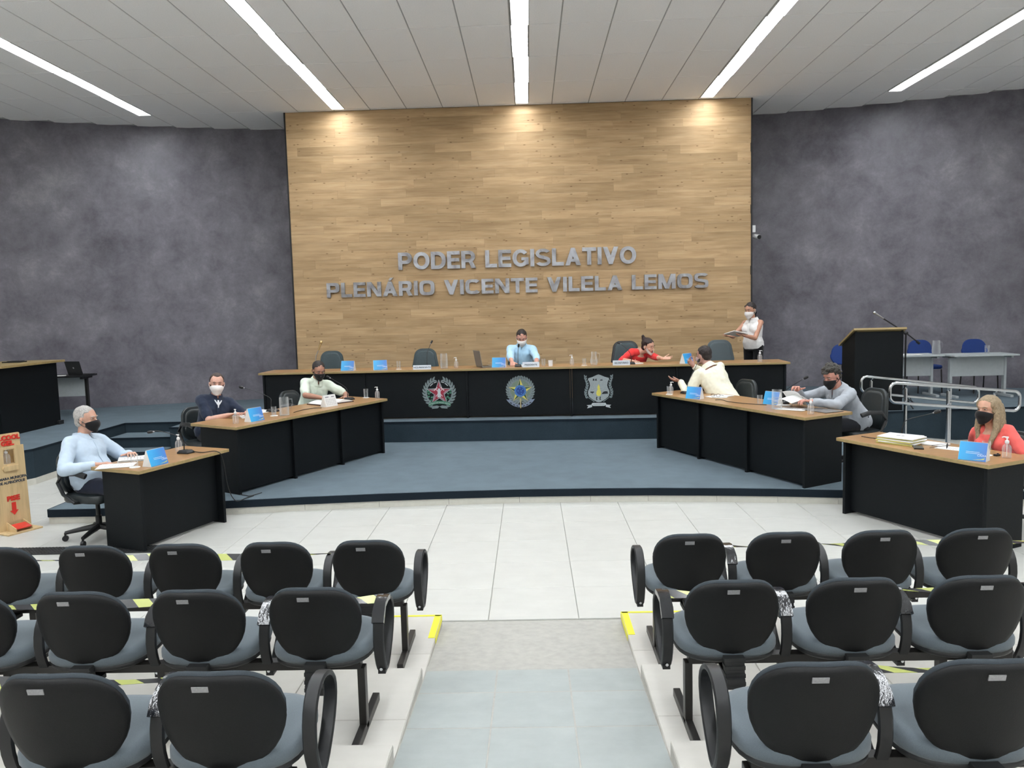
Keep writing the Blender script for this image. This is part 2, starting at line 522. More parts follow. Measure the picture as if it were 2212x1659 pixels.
def dup(root, loc, rz, label):
    r = copy_tree(root); r.location = loc; r.rotation_euler = (0, 0, rz); r['label'] = label
    return r
_wk = bpy.data.scenes.new('work_bench')      # scratch scene for turning text and fused solids into meshes, removed at the end
def baked(o):
    _wk.collection.objects.link(o)
    vl = _wk.view_layers[0]; vl.update()
    dg = vl.depsgraph
    me = bpy.data.meshes.new_from_object(o.evaluated_get(dg), depsgraph=dg)
    d = o.data
    bpy.data.objects.remove(o, do_unlink=True)
    return me
def text_mesh(body, size, depth, mat, align='CENTER', xs=1.0, bold=0.0, font_space=1.0):
    cu = bpy.data.curves.new('txt', 'FONT')
    cu.body = body; cu.size = size; cu.extrude = depth / 2; cu.align_x = align; cu.offset = bold
    cu.space_character = font_space
    cu.resolution_u = 3
    me = baked(bpy.data.objects.new('txt', cu)); bpy.data.curves.remove(cu)
    me.materials.clear(); me.materials.append(M(mat))
    for v in me.vertices:
        x, y, z = v.co
        v.co = (x * xs, -z, y)          # upright, reading from -Y
    me.update()
    return me
def pad(outline, thick, edge=0.3, curv=0.0, bulge=0.0, rings=3):
    """upholstered pad in the x-z plane, thickness along y, rounded rim; curv bends it about z"""
    mb = MB(); R = []
    cx = sum(p[0] for p in outline) / len(outline); cz = sum(p[1] for p in outline) / len(outline)
    prof = []
    for k in range(1, rings + 1):
        t = k / (rings + 0.6); prof.append((t, -0.5 - bulge * (1 - t * t)))
    prof += [(0.96, -0.46), (1.0, -0.2), (1.0, 0.2), (0.96, 0.46)]
    for k in range(rings, 0, -1):
        t = k / (rings + 0.6); prof.append((t, 0.5 + bulge * (1 - t * t)))
    for t, y in prof:
        R.append([V((cx + (p[0] - cx) * t, y * thick + curv * (cx + (p[0] - cx) * t) ** 2, cz + (p[1] - cz) * t)) for p in outline])
    return mb.loft(R)
def rrect(w, h, r, n=5, x0=0.0, z0=0.0, wt=None):
    """rounded rectangle outline, optional different top width"""
    wt = w if wt is None else wt
    pts = []
    for (sx, sz, a0, ww) in ((1, -1, -PI / 2, w), (1, 1, 0, wt), (-1, 1, PI / 2, wt), (-1, -1, PI, w)):
        for k in range(n + 1):
            a = a0 + PI / 2 * k / n
            pts.append((x0 + sx * (ww / 2 - r) + r * math.cos(a), z0 + sz * (h / 2 - r) + r * math.sin(a)))
    return pts
def xform(mb, mat):
    mb.v = [tuple(mat @ V(p)) for p in mb.v]
    return mb
def Rx(a):
    return Matrix.Rotation(math.radians(a), 4, 'X')
def Ry(a):
    return Matrix.Rotation(math.radians(a), 4, 'Y')
def Rz(a):
    return Matrix.Rotation(math.radians(a), 4, 'Z')
def T(x, y, z):
    return Matrix.Translation(V((x, y, z)))

# ================================================================== ROOM SHELL
ZC = 5.5334            # ceiling
ZL, ZU = 0.15, 0.45    # lower and upper dais
OX, OY = -0.1534, 10.1864   # ceiling grid origin
XW, YB = 10.2, -6.0    # side walls, rear wall
def arc_y(x):          # curved cement wall
    return 15.86 - (x + 0.1) ** 2 / 40.6

# ---- ceiling: backing grid with openings for the light rows, lay-in tiles as parts
STRIPS = [(-6.63, -6.41), (-3.29, -3.07), (-0.145, 0.075), (2.985, 3.205), (6.125, 6.345)]
mb = MB(); xs = [-XW - 0.2]
for a, b in STRIPS:
    xs += [a, b]
xs.append(XW + 0.2)
for i in range(0, len(xs), 2):
    mb.box(((xs[i] + xs[i + 1]) / 2, (YB + 16.2) / 2, ZC + 0.06), (xs[i + 1] - xs[i], 16.2 - YB, 0.1))
for a, b in STRIPS:
    mb.box(((a + b) / 2, (13.94 + 16.2) / 2, ZC + 0.06), (b - a, 16.2 - 13.94, 0.1))
    mb.box(((a + b) / 2, (YB - 4.8) / 2, ZC + 0.06), (b - a, -4.8 - YB, 0.1))
ceiling = struct(mb.build('ceiling', 'ceiling_grid', smooth=0), 'white lay-in tile ceiling on a thin metal grid')
tile_cache = {}
def tile_obj(name, parent, x0, x1, y0, y1, z, th, mat, gap):
    key = (mat, round(x1 - x0, 3), round(y1 - y0, 3), th)
    if key not in tile_cache:
        w, d = x1 - x0 - gap, y1 - y0 - gap; e = min(0.003, th * 0.4)
        m_ = MB(); rings = []
        for k, (iw, zz) in enumerate(((0, -th), (0, -e), (e, 0.0))):
            rings.append([V((sx * (w / 2 - iw), sy * (d / 2 - iw), zz)) for sx, sy in ((-1, -1), (1, -1), (1, 1), (-1, 1))])
        m_.loft(rings)
        tile_cache[key] = m_.mesh(name, mat, smooth=0)
    o = place(name, tile_cache[key], parent, ((x0 + x1) / 2, (y0 + y1) / 2, z))
    return o
def ceil_tile(x0, x1, y0, y1):
    o = tile_obj('ceiling_tile', ceiling, x0, x1, y0, y1, ZC, 0.012, 'ceiling_tile', 0.016)
    o.rotation_euler = (PI, 0, 0)
for r in range(-2, 5):
    y0, y1 = OY + r * 1.25, OY + (r + 1) * 1.25
    for k in range(-15, 16):
        x0, x1 = OX + k * 0.625, OX + (k + 1) * 0.625
        yy1 = min(y1, arc_y((x0 + x1) / 2) - 0.02)
        if -4.2 < x0 and x1 < 3.95 and r == 3:
            yy1 = min(yy1, 14.06)
        if -4.2 < x0 and x1 < 3.95 and r > 3:
            continue
        if yy1 - y0 < 0.1:
            continue
        segs = [(x0, x1)]
        if y0 < 13.9:
            for a, b in STRIPS:
                ns = []
                for p, q in segs:
                    if b <= p + 0.002 or a >= q - 0.002:
                        ns.append((p, q)); continue
                    if a - p > 0.06:
                        ns.append((p, a))
                    if q - b > 0.06:
                        ns.append((b, q))
                segs = ns
        for p, q in segs:
            ceil_tile(p, q, y0, yy1)
# near part of the ceiling, out of the picture: one sheet of tile board per bay
mb = MB()
for i in range(0, len(xs), 2):
    mb.box(((xs[i] + xs[i + 1]) / 2, (YB + OY - 2.5) / 2, ZC + 0.004), (xs[i + 1] - xs[i] - 0.01, OY - 2.5 - YB, 0.008))
mb.build('tile_board', 'ceiling_tile', ceiling, smooth=0)

# ---- recessed louvre-free luminaires, end to end in five rows
def make_lamp():
    root = thing('ceiling_light', 'x', 'ceiling light', (0, 0, 0), 0, 'linear ceiling lights in five rows')
    h = MB(); W, L, D = 0.22, 1.25, 0.075
    h.box((-W / 2 + 0.004, 0, D / 2), (0.008, L, D)); h.box((W / 2 - 0.004, 0, D / 2), (0.008, L, D))
    h.box((0, -L / 2 + 0.003, D / 2), (W, 0.006, D)); h.box((0, L / 2 - 0.003, D / 2), (W, 0.006, D))
    h.box((0, 0, D + 0.004), (W, L, 0.008))
    h.build('housing', 'paint_white', root, smooth=0)
    MB().box((0, 0, D - 0.008), (W - 0.02, L - 0.016, 0.008)).build('diffuser', 'lamp_glow', root, smooth=0)
    return root
lamp0 = make_lamp(); first = True
ORD = ['first', 'second', 'third', 'fourth', 'fifth', 'sixth', 'seventh', 'eighth', 'ninth', 'tenth', 'eleventh', 'twelfth', 'thirteenth', 'fourteenth', 'fifteenth']
ROWN = ['far left row', 'row left of centre', 'centre row', 'row right of centre', 'far right row']
for si, (a, b) in enumerate(STRIPS):
    for k in range(15):
        y = 13.94 - 0.625 - k * 1.25
        nth = ['ending at the back wall', 'second from the back wall', 'third from the back wall', 'fourth from the back wall'][k] if k < 4 else ORD[k] + ' from the back wall'
        lb = 'bright linear ceiling light in the %s, %s' % (ROWN[si], nth)
        loc = ((a + b) / 2 + (0.006 if k % 2 else -0.004), y, ZC - 0.004)
        if first:
            lamp0.location = loc; lamp0['label'] = lb; first = False
        else:
            dup(lamp0, loc, 0, lb)

# ---- walls
def arc_wall(name, xa, xb, label):
    n = 28; rings = []
    for i in range(n + 1):
        x = xa + (xb - xa) * i / n; y = arc_y(x)
        rings.append([V((x, y, 0)), V((x, y, ZC + 0.1)), V((x, y + 0.2, ZC + 0.1)), V((x, y + 0.2, 0))])
    return struct(MB().loft(rings).build(name, 'cement', smooth=30), label)
arc_wall('wall_back_left', -XW - 0.2, -3.9, 'dark burnt-cement wall curving away left of the timber panel')
arc_wall('wall_back_right', 3.7, XW + 0.2, 'dark burnt-cement wall curving away right of the timber panel')
struct(MB().box((-XW - 0.1, (YB + 14) / 2, ZC / 2), (0.2, 14 - YB, ZC)).build('wall_left', 'paint_white', smooth=0))
struct(MB().box((XW + 0.1, (YB + 14) / 2, ZC / 2), (0.2, 14 - YB, ZC)).build('wall_right', 'paint_white', smooth=0))
struct(MB().box((0, YB - 0.1, ZC / 2), (2 * XW + 0.4, 0.2, ZC)).build('wall_rear', 'paint_white', smooth=0))

# ---- timber feature wall: carrier box, black edge trims, oak planks as parts
WX0, WX1, WY = -4.14, 3.87, 14.07
wall_c = struct(MB().box(((WX0 + WX1) / 2, WY + 0.62, (ZU + ZC) / 2), (WX1 - WX0, 1.2, ZC - ZU)).build('wall_back', 'carrier_brown', smooth=0), 'tall oak plank feature wall behind the bench')
for n_, xx in ((1, WX0 - 0.012), (2, WX1 + 0.012)):
    struct(MB().box((xx, WY + 0.3, (ZU + ZC) / 2), (0.024, 0.62, ZC - ZU)).build('trim_%d' % n_, 'trim_black', smooth=0))
plank_cache = {}
def plank(x0, x1, z0, z1):
    key = round(x1 - x0, 3), round(z1 - z0, 3)
    if key not in plank_cache:
        w, h, e = x1 - x0 - 0.0006, z1 - z0 - 0.0008, 0.0006
        rings = [[V((sx * (w / 2 - i_), yy, sz * (h / 2 - i_))) for sx, sz in ((-1, -1), (1, -1), (1, 1), (-1, 1))] for i_, yy in ((0, 0.02), (0, e), (e, 0))]
        plank_cache[key] = MB().loft(rings).mesh('plank', 'plank', smooth=0)
    place('plank', plank_cache[key], wall_c, ((x0 + x1) / 2, WY, (z0 + z1) / 2))
PH, PL = 0.1495, 1.2
row = 0; z = ZC
offs = [0.0, 0.4, 0.8, 0.2, 0.62, 1.0]
while z > ZU + 0.01:
    z0 = max(z - PH, ZU); x = WX0 - [0.0, 0.40, 0.80, 0.21, 0.62, 1.02, 0.35][(row * 3) % 7]
    while x < WX1 - 0.01:
        a, b = max(x, WX0), min(x + PL, WX1)
        if b - a > 0.02:
            plank(a, b, z0, z)
        x += PL
    z -= PH; row += 1

# ---- pit floor with tiles as parts
floor = struct(MB().box((0, (YB + 15.8) / 2, -0.06), (2 * XW + 0.4, 15.8 - YB, 0.1)).build('floor', 'grout', smooth=0), 'pale tiled floor between stage and seats')
FX, FY = -0.32, 7.5108
for j in range(-5, 2):
    for k in range(-14, 14):
        x0, y1 = FX + k * 0.6, FY + 0.6 - (-j) * 0.6 + 0.6
        y0 = y1 - 0.6
        if y1 < 5.0 or abs(x0 + 0.3) > 8.4:
            continue
        tile_obj('floor_tile', floor, x0, x0 + 0.6, y0, y1, 0.0, 0.01, 'tile', 0.0035)
for j in range(2, 8):      # side passages beyond the dais ends
    for k in list(range(-13, -7)) + list(range(7, 12)):
        x0, y0 = FX + k * 0.6, FY + 0.6 + j * 0.6
        tile_obj('floor_tile', floor, x0, x0 + 0.6, y0, y0 + 0.6, 0.0, 0.01, 'tile', 0.0035)
MB().box((0, (YB + 4.9) / 2, -0.006), (2 * XW, 4.9 - YB, 0.012)).build('floor_sheet', 'tile', floor, smooth=0)

# ---- lower dais: curved front, carpet top, dark nosing, pale riser
front = [(-4.92, 7.82), (-4.4, 7.82), (-3.8, 7.93), (-3.19, 8.045), (-2.4, 8.15), (-1.63, 8.225), (-0.9, 8.27), (-0.15, 8.29), (0.6, 8.27), (1.2, 8.235), (1.9, 8.16), (2.5, 8.075), (3.07, 7.965), (3.7, 7.86), (4.3, 7.78), (4.8, 7.75)]
def offset(poly, d):
    return [(x, y - d) for x, y in poly]
low_poly = front + [(4.8, 12.4), (-4.92, 12.4)]
low = struct(MB().prism(low_poly, 0.075, ZL, 0).build('stage_lower', 'carpet', smooth=0), 'low carpeted dais with a curved front edge')
nose = MB().prism(offset(front, 0.012) + [(x, y + 0.05) for x, y in front[::-1]], 0.07, ZL - 0.004)
nose.box((-4.926, 9.3, 0.11), (0.014, 2.96, 0.08))
nose.build('nosing', 'carpet_nosing', low, smooth=0)
n_r = len(front)
for i in range(n_r - 1):      # white tile skirting, piece by piece
    (xa, ya), (xb, yb) = front[i], front[i + 1]
    L = math.hypot(xb - xa, yb - ya); a_ = math.atan2(yb - ya, xb - xa)
    MB().box((0, 0.01, 0), (L - 0.003, 0.016, 0.072)).build('skirting_tile', 'skirting', low, ((xa + xb) / 2, (ya + yb) / 2, 0.036), a_, smooth=0)
MB().box((0, 0, 0), (0.016, 3.6, 0.072)).build('skirting_tile', 'skirting', low, (-4.912, 9.62, 0.036), 0, smooth=0)
MB().prism([(x, y + 0.03) for x, y in front] + [(4.78, 12.4), (-4.9, 12.4)], 0, 0.074).build('core', 'trim_black', low, smooth=0)

# ---- upper dais with risers, nosing and left stair
def ry_(x):
    return 11.42 - 0.05 * x
up_poly = [(-XW, 9.68), (-6.36, 9.68), (-6.3, 9.8), (-6.3, 12.1), (-5.33, 12.1), (-5.33, 11.5), (-4.92, 11.48), (-4.92, ry_(-4.92)), (4.8, ry_(4.8)), (4.8, 11.40), (7.2, 11.62), (XW, 11.9),
           (XW, arc_y(XW) + 0.1), (7.5, arc_y(7.5) + 0.1), (3.95, arc_y(3.95) + 0.1), (-4.2, arc_y(-4.2) + 0.1), (-7.5, arc_y(-7.5) + 0.1), (-XW, arc_y(-XW) + 0.1)]
up = struct(MB().prism(up_poly, 0.0, ZU, 0, 1).build('stage_upper', ['carpet', 'carpet_shaded'], smooth=0), 'raised carpeted dais along the back walls')  # riser faces use the carpet with painted-in shade
nm = MB()
edge = up_poly[:12]
for i in range(len(edge) - 1):
    (xa, ya), (xb, yb) = edge[i], edge[i + 1]
    L = math.hypot(xb - xa, yb - ya)
    if L < 0.02:
        continue
    nm.box(((xa + xb) / 2, (ya + yb) / 2, ZU - 0.012), (L + 0.012, 0.014, 0.03), math.atan2(yb - ya, xb - xa))
nm.build('nosing', 'carpet_nosing', up, smooth=0)
sk = MB()
for i in (0, 1, 2):
    (xa, ya), (xb, yb) = edge[i], edge[i + 1]
    L = math.hypot(xb - xa, yb - ya)
    sk.box(((xa + xb) / 2, (ya + yb) / 2, 0.04), (L + 0.01, 0.02, 0.08), math.atan2(yb - ya, xb - xa))
sk.build('skirting', 'skirting', up, smooth=0)
stair = struct(empty('staircase', (-5.8, 11.6, 0)), 'short carpeted stair up to the left side of the upper dais')
for k, (y0, z1) in enumerate(((11.17, 0.15), (11.57, 0.30))):
    s_ = MB().prism([(-0.48, y0 - 11.6), (0.48, y0 - 11.6), (0.48, 0.5), (-0.48, 0.5)], 0, z1, 0, 1).build('step', ['carpet', 'carpet_shaded'], stair, smooth=0)  # shade painted on the risers, plain carpet colour on the treads
    MB().box((0, y0 - 11.6 - 0.004, z1 - 0.014), (0.962, 0.012, 0.03)).build('nosing', 'carpet_nosing', s_, smooth=0)
# ---- access ramp on the right, in front of the upper dais
rp = MB()
rp.add([(4.8, 9.5, 0), (4.8, 11.42, 0), (6.1, 11.52, 0), (6.1, 9.5, 0), (4.8, 9.5, 0.149), (4.8, 11.42, 0.149), (6.1, 11.52, 0.002), (6.1, 9.5, 0.002)],
       [(0, 1, 2, 3), (4, 7, 6, 5), (0, 3, 7, 4), (1, 5, 6, 2), (0, 4, 5, 1), (3, 2, 6, 7)])
struct(rp.build('ramp_side', 'tile', smooth=0), 'pale tiled access ramp beside the right-hand desks')

# ---- central aisle ramp, tiles as parts, and the stepped seating platforms
RS, RY0 = 0.0866, 5.06
RXa, RXb = -0.615, 0.545
def ramp_z(y):
    return RS * (RY0 - y)
rb = MB()
rb.add([(RXa, YB, 0), (RXb, YB, 0), (RXb, RY0, 0), (RXa, RY0, 0), (RXa, YB, ramp_z(YB) - 0.012), (RXb, YB, ramp_z(YB) - 0.012), (RXb, RY0, 0.001), (RXa, RY0, 0.001)],
       [(3, 2, 1, 0), (4, 5, 6, 7), (0, 1, 5, 4), (1, 2, 6, 5), (2, 3, 7, 6), (3, 0, 4, 7)])
aisle = struct(rb.build('ramp_aisle', 'grout', smooth=0), 'grey tiled ramp in the aisle between the seat blocks')
rowsY = [5.06, 4.72] + [4.72 - 0.41 * k for k in range(1, 12)]
colsX = [RXa, -0.222, 0.166, RXb]
for i in range(len(rowsY) - 1):
    y1, y0 = rowsY[i], rowsY[i + 1]
    for c in range(3):
        o = tile_obj('ramp_tile', aisle, colsX[c], colsX[c + 1], y0, y1, ramp_z((y0 + y1) / 2), 0.01, 'tile_ramp', 0.0035)
        o.rotation_euler = (-math.atan(RS), 0, 0)
rb = MB(); ye = rowsY[-1]
rb.add([(RXa, YB, ramp_z(YB)), (RXb, YB, ramp_z(YB)), (RXb, ye, ramp_z(ye)), (RXa, ye, ramp_z(ye))], [(0, 1, 2, 3)])
rb.build('ramp_sheet', 'tile_ramp', aisle, smooth=0)
EDGE = [5.005, 4.07, 3.18, 2.27, 1.37, 0.47, -0.43]
for k, y in enumerate(EDGE):
    z = 0.08 * (k + 1)
    for nm_, xa, xb in (('left', -XW, RXa), ('right', RXb, XW)):
        y_end = YB
        p = struct(MB().box(((xa + xb) / 2, (y + y_end) / 2, z - 0.045), (xb - xa, y - y_end, 0.07)).build('seating_step_%s' % nm_, 'step_side', smooth=0),
                   'pale tiled seating step %s of the aisle' % nm_)
        p2 = EDGE[k + 1] if k + 1 < len(EDGE) else YB
        if k > 3:
            MB().box(((xa + xb) / 2, (y + p2) / 2, z - 0.005), (xb - xa, y - p2 + 0.01, 0.01)).build('step_sheet', 'tile_step', p, smooth=0)
            continue
        lim = 5.2 - 0.9 * k
        nx = int(lim / 0.6)
        for c in range(nx):
            x0 = (xb - (c + 1) * 0.6) if nm_ == 'left' else (xa + c * 0.6)
            for (ya, yb_) in ((p2, p2 + 0.35), (p2 + 0.35, y)):
                tile_obj('step_tile', p, x0, x0 + 0.6, ya, yb_, z, 0.01, 'tile_step', 0.0035)
        if nm_ == 'left':
            MB().box(((xa + xb - nx * 0.6) / 2, (y + p2) / 2, z - 0.005), (xb - nx * 0.6 - xa, y - p2, 0.01)).build('step_sheet', 'tile_step', p, smooth=0)
        else:
            MB().box(((xb + xa + nx * 0.6) / 2, (y + p2) / 2, z - 0.005), (xb - nx * 0.6 - xa, y - p2, 0.01)).build('step_sheet', 'tile_step', p, smooth=0)
# yellow warning tape on the first step
for nm_, sx, lb in (('l', -1, 'left'), ('r', 1, 'right')):
    t = MB(); xe = RXa if sx < 0 else RXb
    t.box(((xe + sx * 5.0) / 2 + 0, 5.005 - 0.012, 0.0815), (abs(sx * 5.0 - xe), 0.022, 0.002))
    t.box((xe + sx * 0.024, 4.82, 0.0815), (0.04, 0.36, 0.002))
    t.box((xe - sx * 0.001, 4.82, 0.062), (0.002, 0.36, 0.036))
    tag(t.build('floor_tape', 'yellow_tape', smooth=0), 'yellow warning tape along the edge of the lowest step %s of the ramp' % lb, 'floor tape')

# ================================================================== DESKS
def perp(a, b):
    d = (V((b[0], b[1])) - V((a[0], a[1]))).normalized()
    return d, V((-d.y, d.x))
def desk(label, cat, F1, F2, R2, R1, z0, nseg, name='desk', h=0.74, rec=0.09, left_end=True, right_end=True, cut=0.0, sub=None):
    """F1-F2 is the public edge, R1-R2 the sitter's edge; boards stand at the panel joints"""
    F1, F2, R1, R2 = [V(p) for p in (F1, F2, R1, R2)]
    c = (F1 + F2 + R1 + R2) / 4
    root = thing(name, label, cat, (c.x, c.y, z0))
    L = lambda p: (p.x - c.x, p.y - c.y)
    d = (F2 - F1).normalized(); inn = ((R1 - F1) + (R2 - F2)).normalized()
    top = MB().prism([L(F1), L(F2), L(R2), L(R1)], h - 0.032, h, 0, 1)
    top.build('tabletop', ['desk_wood', 'desk_edge'], root, smooth=0, bevel=0.004)
    len_ = (F2 - F1).length
    dep = (R1 - F1).length
    a = math.atan2(d.y, d.x); ai = math.atan2(inn.y, inn.x)
    ov = 0.06
    for k in range(nseg + 1):
        p = F1 + d * (ov + (len_ - 2 * ov) * k / nseg)
        ends = k in (0, nseg)
        dd = dep - 0.14 if ends else 0.22
        mid = p + inn * (0.05 + dd / 2)
        MB().box((0, 0, (h - 0.032) / 2), (dd, 0.03, h - 0.032)).build('side_panel' if ends else 'joint_board', 'panel_black', root, L(mid) + (0,), ai, smooth=0, bevel=0.002)
    for k in range(nseg):
        p0 = F1 + d * (ov + 0.017 + (len_ - 2 * ov) * k / nseg); p1 = F1 + d * (ov - 0.017 + (len_ - 2 * ov) * (k + 1) / nseg)
        mid = (p0 + p1) / 2 + inn * (0.05 + rec)
        MB().box((0, 0, (h - 0.032) / 2 + 0.012), ((p1 - p0).length, 0.02, h - 0.032 - 0.03)).build('front_panel', 'panel_black', root, L(mid) + (0,), a, smooth=0, bevel=0.002)
    return root
desk('curved-row desk on the low dais at left, before the man in the navy polo', 'desk', (-3.108, 8.22), (-1.944, 10.67), (-2.555, 11.09), (-3.76, 8.62), ZL, 3, rec=0.05)
desk('desk on the low dais at right, before the man in the grey shirt', 'desk', (1.605, 10.60), (2.736, 7.98), (3.35, 8.33), (2.20, 10.98), ZL, 3, rec=0.05)
desk('single desk on the tiled floor at left, before the grey-haired man', 'desk', (-3.397, 6.70), (-3.018, 7.775), (-3.575, 8.015), (-3.955, 6.945), 0.0, 1)
desk('single desk on the tiled floor at right, before the blonde woman', 'desk', (2.916, 7.635), (3.545, 6.19), (4.10, 6.47), (3.455, 7.92), 0.0, 1)
desk('long black bench with a timber top and three emblems below the oak wall', 'bench', (-4.10, 11.865), (3.735, 11.51), (3.765, 12.16), (-4.07, 12.515), ZU, 5, name='presiding_bench', rec=0.03)

# ---- left counter on the upper dais
root = thing('counter', 'tall black counter with a timber top on the upper dais at far left', 'counter', (-7.71, 11.5, ZU))
MB().box((0, 0, 0.985), (0.92, 1.50, 0.034)).build('top', ['desk_edge'], root, (0.0, 0.0, 0), smooth=0, bevel=0.004)
MB().box((0.33, 0, 0.484), (0.03, 1.36, 0.968)).build('front_panel', 'panel_black', root, smooth=0, bevel=0.002)
MB().box((0, -0.69, 0.484), (0.66, 0.03, 0.968)).build('side_panel', 'panel_black', root, smooth=0, bevel=0.002)
MB().box((0, 0.69, 0.484), (0.69, 0.03, 0.968)).build('side_panel', 'panel_black', root, smooth=0, bevel=0.002)
MB().box((0.345, 0.66, 0.03), (0.08, 0.12, 0.06)).build('foot', 'plastic_black', root, smooth=0, bevel=0.004)
tag(MB().box((0, 0, 0.012), (0.34, 0.24, 0.024)).box((0.02, 0, 0.028), (0.2, 0.2, 0.008)).build('binder', 'plastic_black', None, (-7.86, 11.15, ZU + 1.002), 0.2, smooth=0, bevel=0.003), 'flat dark folder lying on the near end of the far-left counter', 'folder')
tag(MB().box((0, 0, 0.008), (0.26, 0.2, 0.016)).box((0.02, 0, 0.02), (0.18, 0.15, 0.008)).build('binder', 'plastic_black', None, (-7.69, 11.7, ZU + 1.002), 0.1, smooth=0, bevel=0.003), 'small dark folder lying mid-way on the far-left counter', 'folder')
# ---- black side table with laptop
def frame_table(name, label, cat, loc, rz, w, d, h, top_m, panel_m, leg_m, topth=0.03):
    r = thing(name, label, cat, loc, rz)
    MB().box((0, 0, h - topth / 2), (w, d, topth)).build('tabletop', top_m, r, smooth=0, bevel=0.003)
    MB().box((0, -0.02, h - topth - 0.17), (w - 0.2, 0.018, 0.32)).build('modesty_panel', panel_m, r, smooth=0, bevel=0.002)
    for sx in (-1, 1):
        l = MB().box((sx * (w / 2 - 0.08), 0, (h - topth) / 2 + 0.02), (0.04, 0.07, h - topth - 0.04))
        l.box((sx * (w / 2 - 0.08), 0, h - topth - 0.02), (0.04, d * 0.8, 0.03))
        l.build('leg', leg_m, r, smooth=0, bevel=0.003)
        MB().box((sx * (w / 2 - 0.08), 0, 0.02), (0.05, d * 0.86, 0.04)).build('foot', leg_m, r, smooth=0, bevel=0.004)
    return r
frame_table('side_table', 'small black table with pale panel behind the far-left counter', 'table', (-8.08, 13.2, ZU), 0.12, 1.3, 0.5, 0.69, 'plastic_black', 'grey_laminate', 'metal_black')
def laptop(label, loc, rz, mat, size=(0.34, 0.23), ang=105, logo=True):
    r = thing('laptop', label, 'laptop', loc, rz)
    MB().box((0, 0, 0.01), (size[0], size[1], 0.016)).build('base', mat, r, smooth=0, bevel=0.003)
    MB().box((0, 0, 0.0185), (size[0] * 0.86, size[1] * 0.5, 0.002)).build('keyboard', 'screen_dark', r, (0, 0.03, 0), smooth=0)
    lid = MB().box((0, 0, size[1] / 2), (size[0], 0.008, size[1]))
    xform(lid, T(0, size[1] / 2, 0.016) @ Rx(-(ang - 90)))
    l = lid.build('lid', mat, r, smooth=0, bevel=0.003)
    if logo:
        lg = MB().lathe([(0.016, 0), (0.016, 0.001)], 16); xform(lg, T(0, size[1] / 2, 0.016) @ Rx(-(ang - 90)) @ T(0, 0.0045, size[1] / 2) @ Rx(-90))
        lg.build('logo', 'tag_silver', l, smooth=0)
    sc = MB().box((0, -0.0045, size[1] / 2), (size[0] * 0.92, 0.001, size[1] * 0.88)); xform(sc, T(0, size[1] / 2, 0.016) @ Rx(-(ang - 90)))
    sc.build('screen', 'screen_dark', l, smooth=0)
    return r
laptop('open black laptop on the small black table behind the far-left counter', (-7.56, 13.22, ZU + 0.69), PI - 0.35, 'plastic_black')
tag(MB().box((0, 0, 0.006), (0.2, 0.1, 0.012)).build('paper_pad', 'paper', None, (-7.84, 13.03, ZU + 0.69), 0.15, smooth=0), 'white paper pad at the front of the small black table', 'paper')

# ---- lectern at right
root = thing('lectern', 'black lectern with a slanted timber top beside the handrails', 'lectern', (5.0, 11.78, ZU))
W = 0.72
tp = MB().box((0, 0, 0), (W + 0.03, 0.62, 0.03), mi=0); xform(tp, T(0, 0, 1.06) @ Rx(-24))
tp.build('top', 'desk_edge', root, smooth=0, bevel=0.003)
MB().box((0, -0.235, 0.57), (W - 0.07, 0.025, 1.14)).build('front_panel', 'panel_black', root, smooth=0, bevel=0.002)
for sx in (-1, 1):
    sp_ = MB(); x = sx * (W / 2 - 0.03)
    pr = [(-0.25, 0), (0.22, 0), (0.22, 0.94), (-0.25, 1.152)]
    sp_.loft([[V((x - 0.013, y, z)) for y, z in pr], [V((x + 0.013, y, z)) for y, z in pr]])
    sp_.build('side_panel', 'panel_black', root, smooth=0)
MB().box((0, 0.02, 0.5), (W - 0.08, 0.42, 0.02)).build('shelf', 'panel_black', root, smooth=0)

# ---- grey tables and blue chairs behind
frame_table('grey_table', 'light grey table behind the lectern, the nearer to the lectern', 'table', (6.08, 13.2, ZU), 0.0, 1.15, 0.55, 0.69, 'grey_laminate', 'grey_laminate', 'grey_laminate', 0.025)
frame_table('grey_table', 'light grey table at the far right, clear of the lectern', 'table', (7.2, 12.98, ZU), 0.0, 1.02, 0.55, 0.69, 'grey_laminate', 'grey_laminate', 'grey_laminate', 0.025)
def make_blue_chair(label, loc, rz):
    r = thing('visitor_chair', label, 'chair', loc, rz, 'blue visitor chairs')
    b = pad(rrect(0.44, 0.34, 0.15, 6, wt=0.40), 0.05, curv=0.35); xform(b, T(0, -0.2, 0.72) @ Rx(8))
    b.build('backrest', 'blue_fabric', r, smooth=50)
    s_ = pad(rrect(0.46, 0.44, 0.14, 6), 0.06); xform(s_, T(0, 0.02, 0.44) @ Rx(90))
    s_.build('seat', 'blue_fabric', r, smooth=50)
    for sx in (-1, 1):
        MB().tube([(sx * 0.2, 0.2, 0.0), (sx * 0.19, 0.18, 0.40)], 0.011, 8).build('leg', 'metal_black', r)
        MB().tube([(sx * 0.2, -0.24, 0.0), (sx * 0.19, -0.2, 0.42)], 0.011, 8).build('leg', 'metal_black', r)
    MB().tube([(0.0, -0.02, 0.41), (0.0, -0.22, 0.41), (0, -0.26, 0.5), (0, -0.235, 0.66)], 0.018, 8).build('back_support', 'metal_black', r)
    return r
bc = make_blue_chair('blue chair standing just left of the lectern', (5.13, 13.0, ZU), PI - 0.1)
dup(bc, (6.74, 13.75, ZU), PI, 'blue chair behind the grey table with the water jug')
dup(bc, (7.56, 13.55, ZU), PI, 'blue chair at the rightmost grey table with the tumbler')

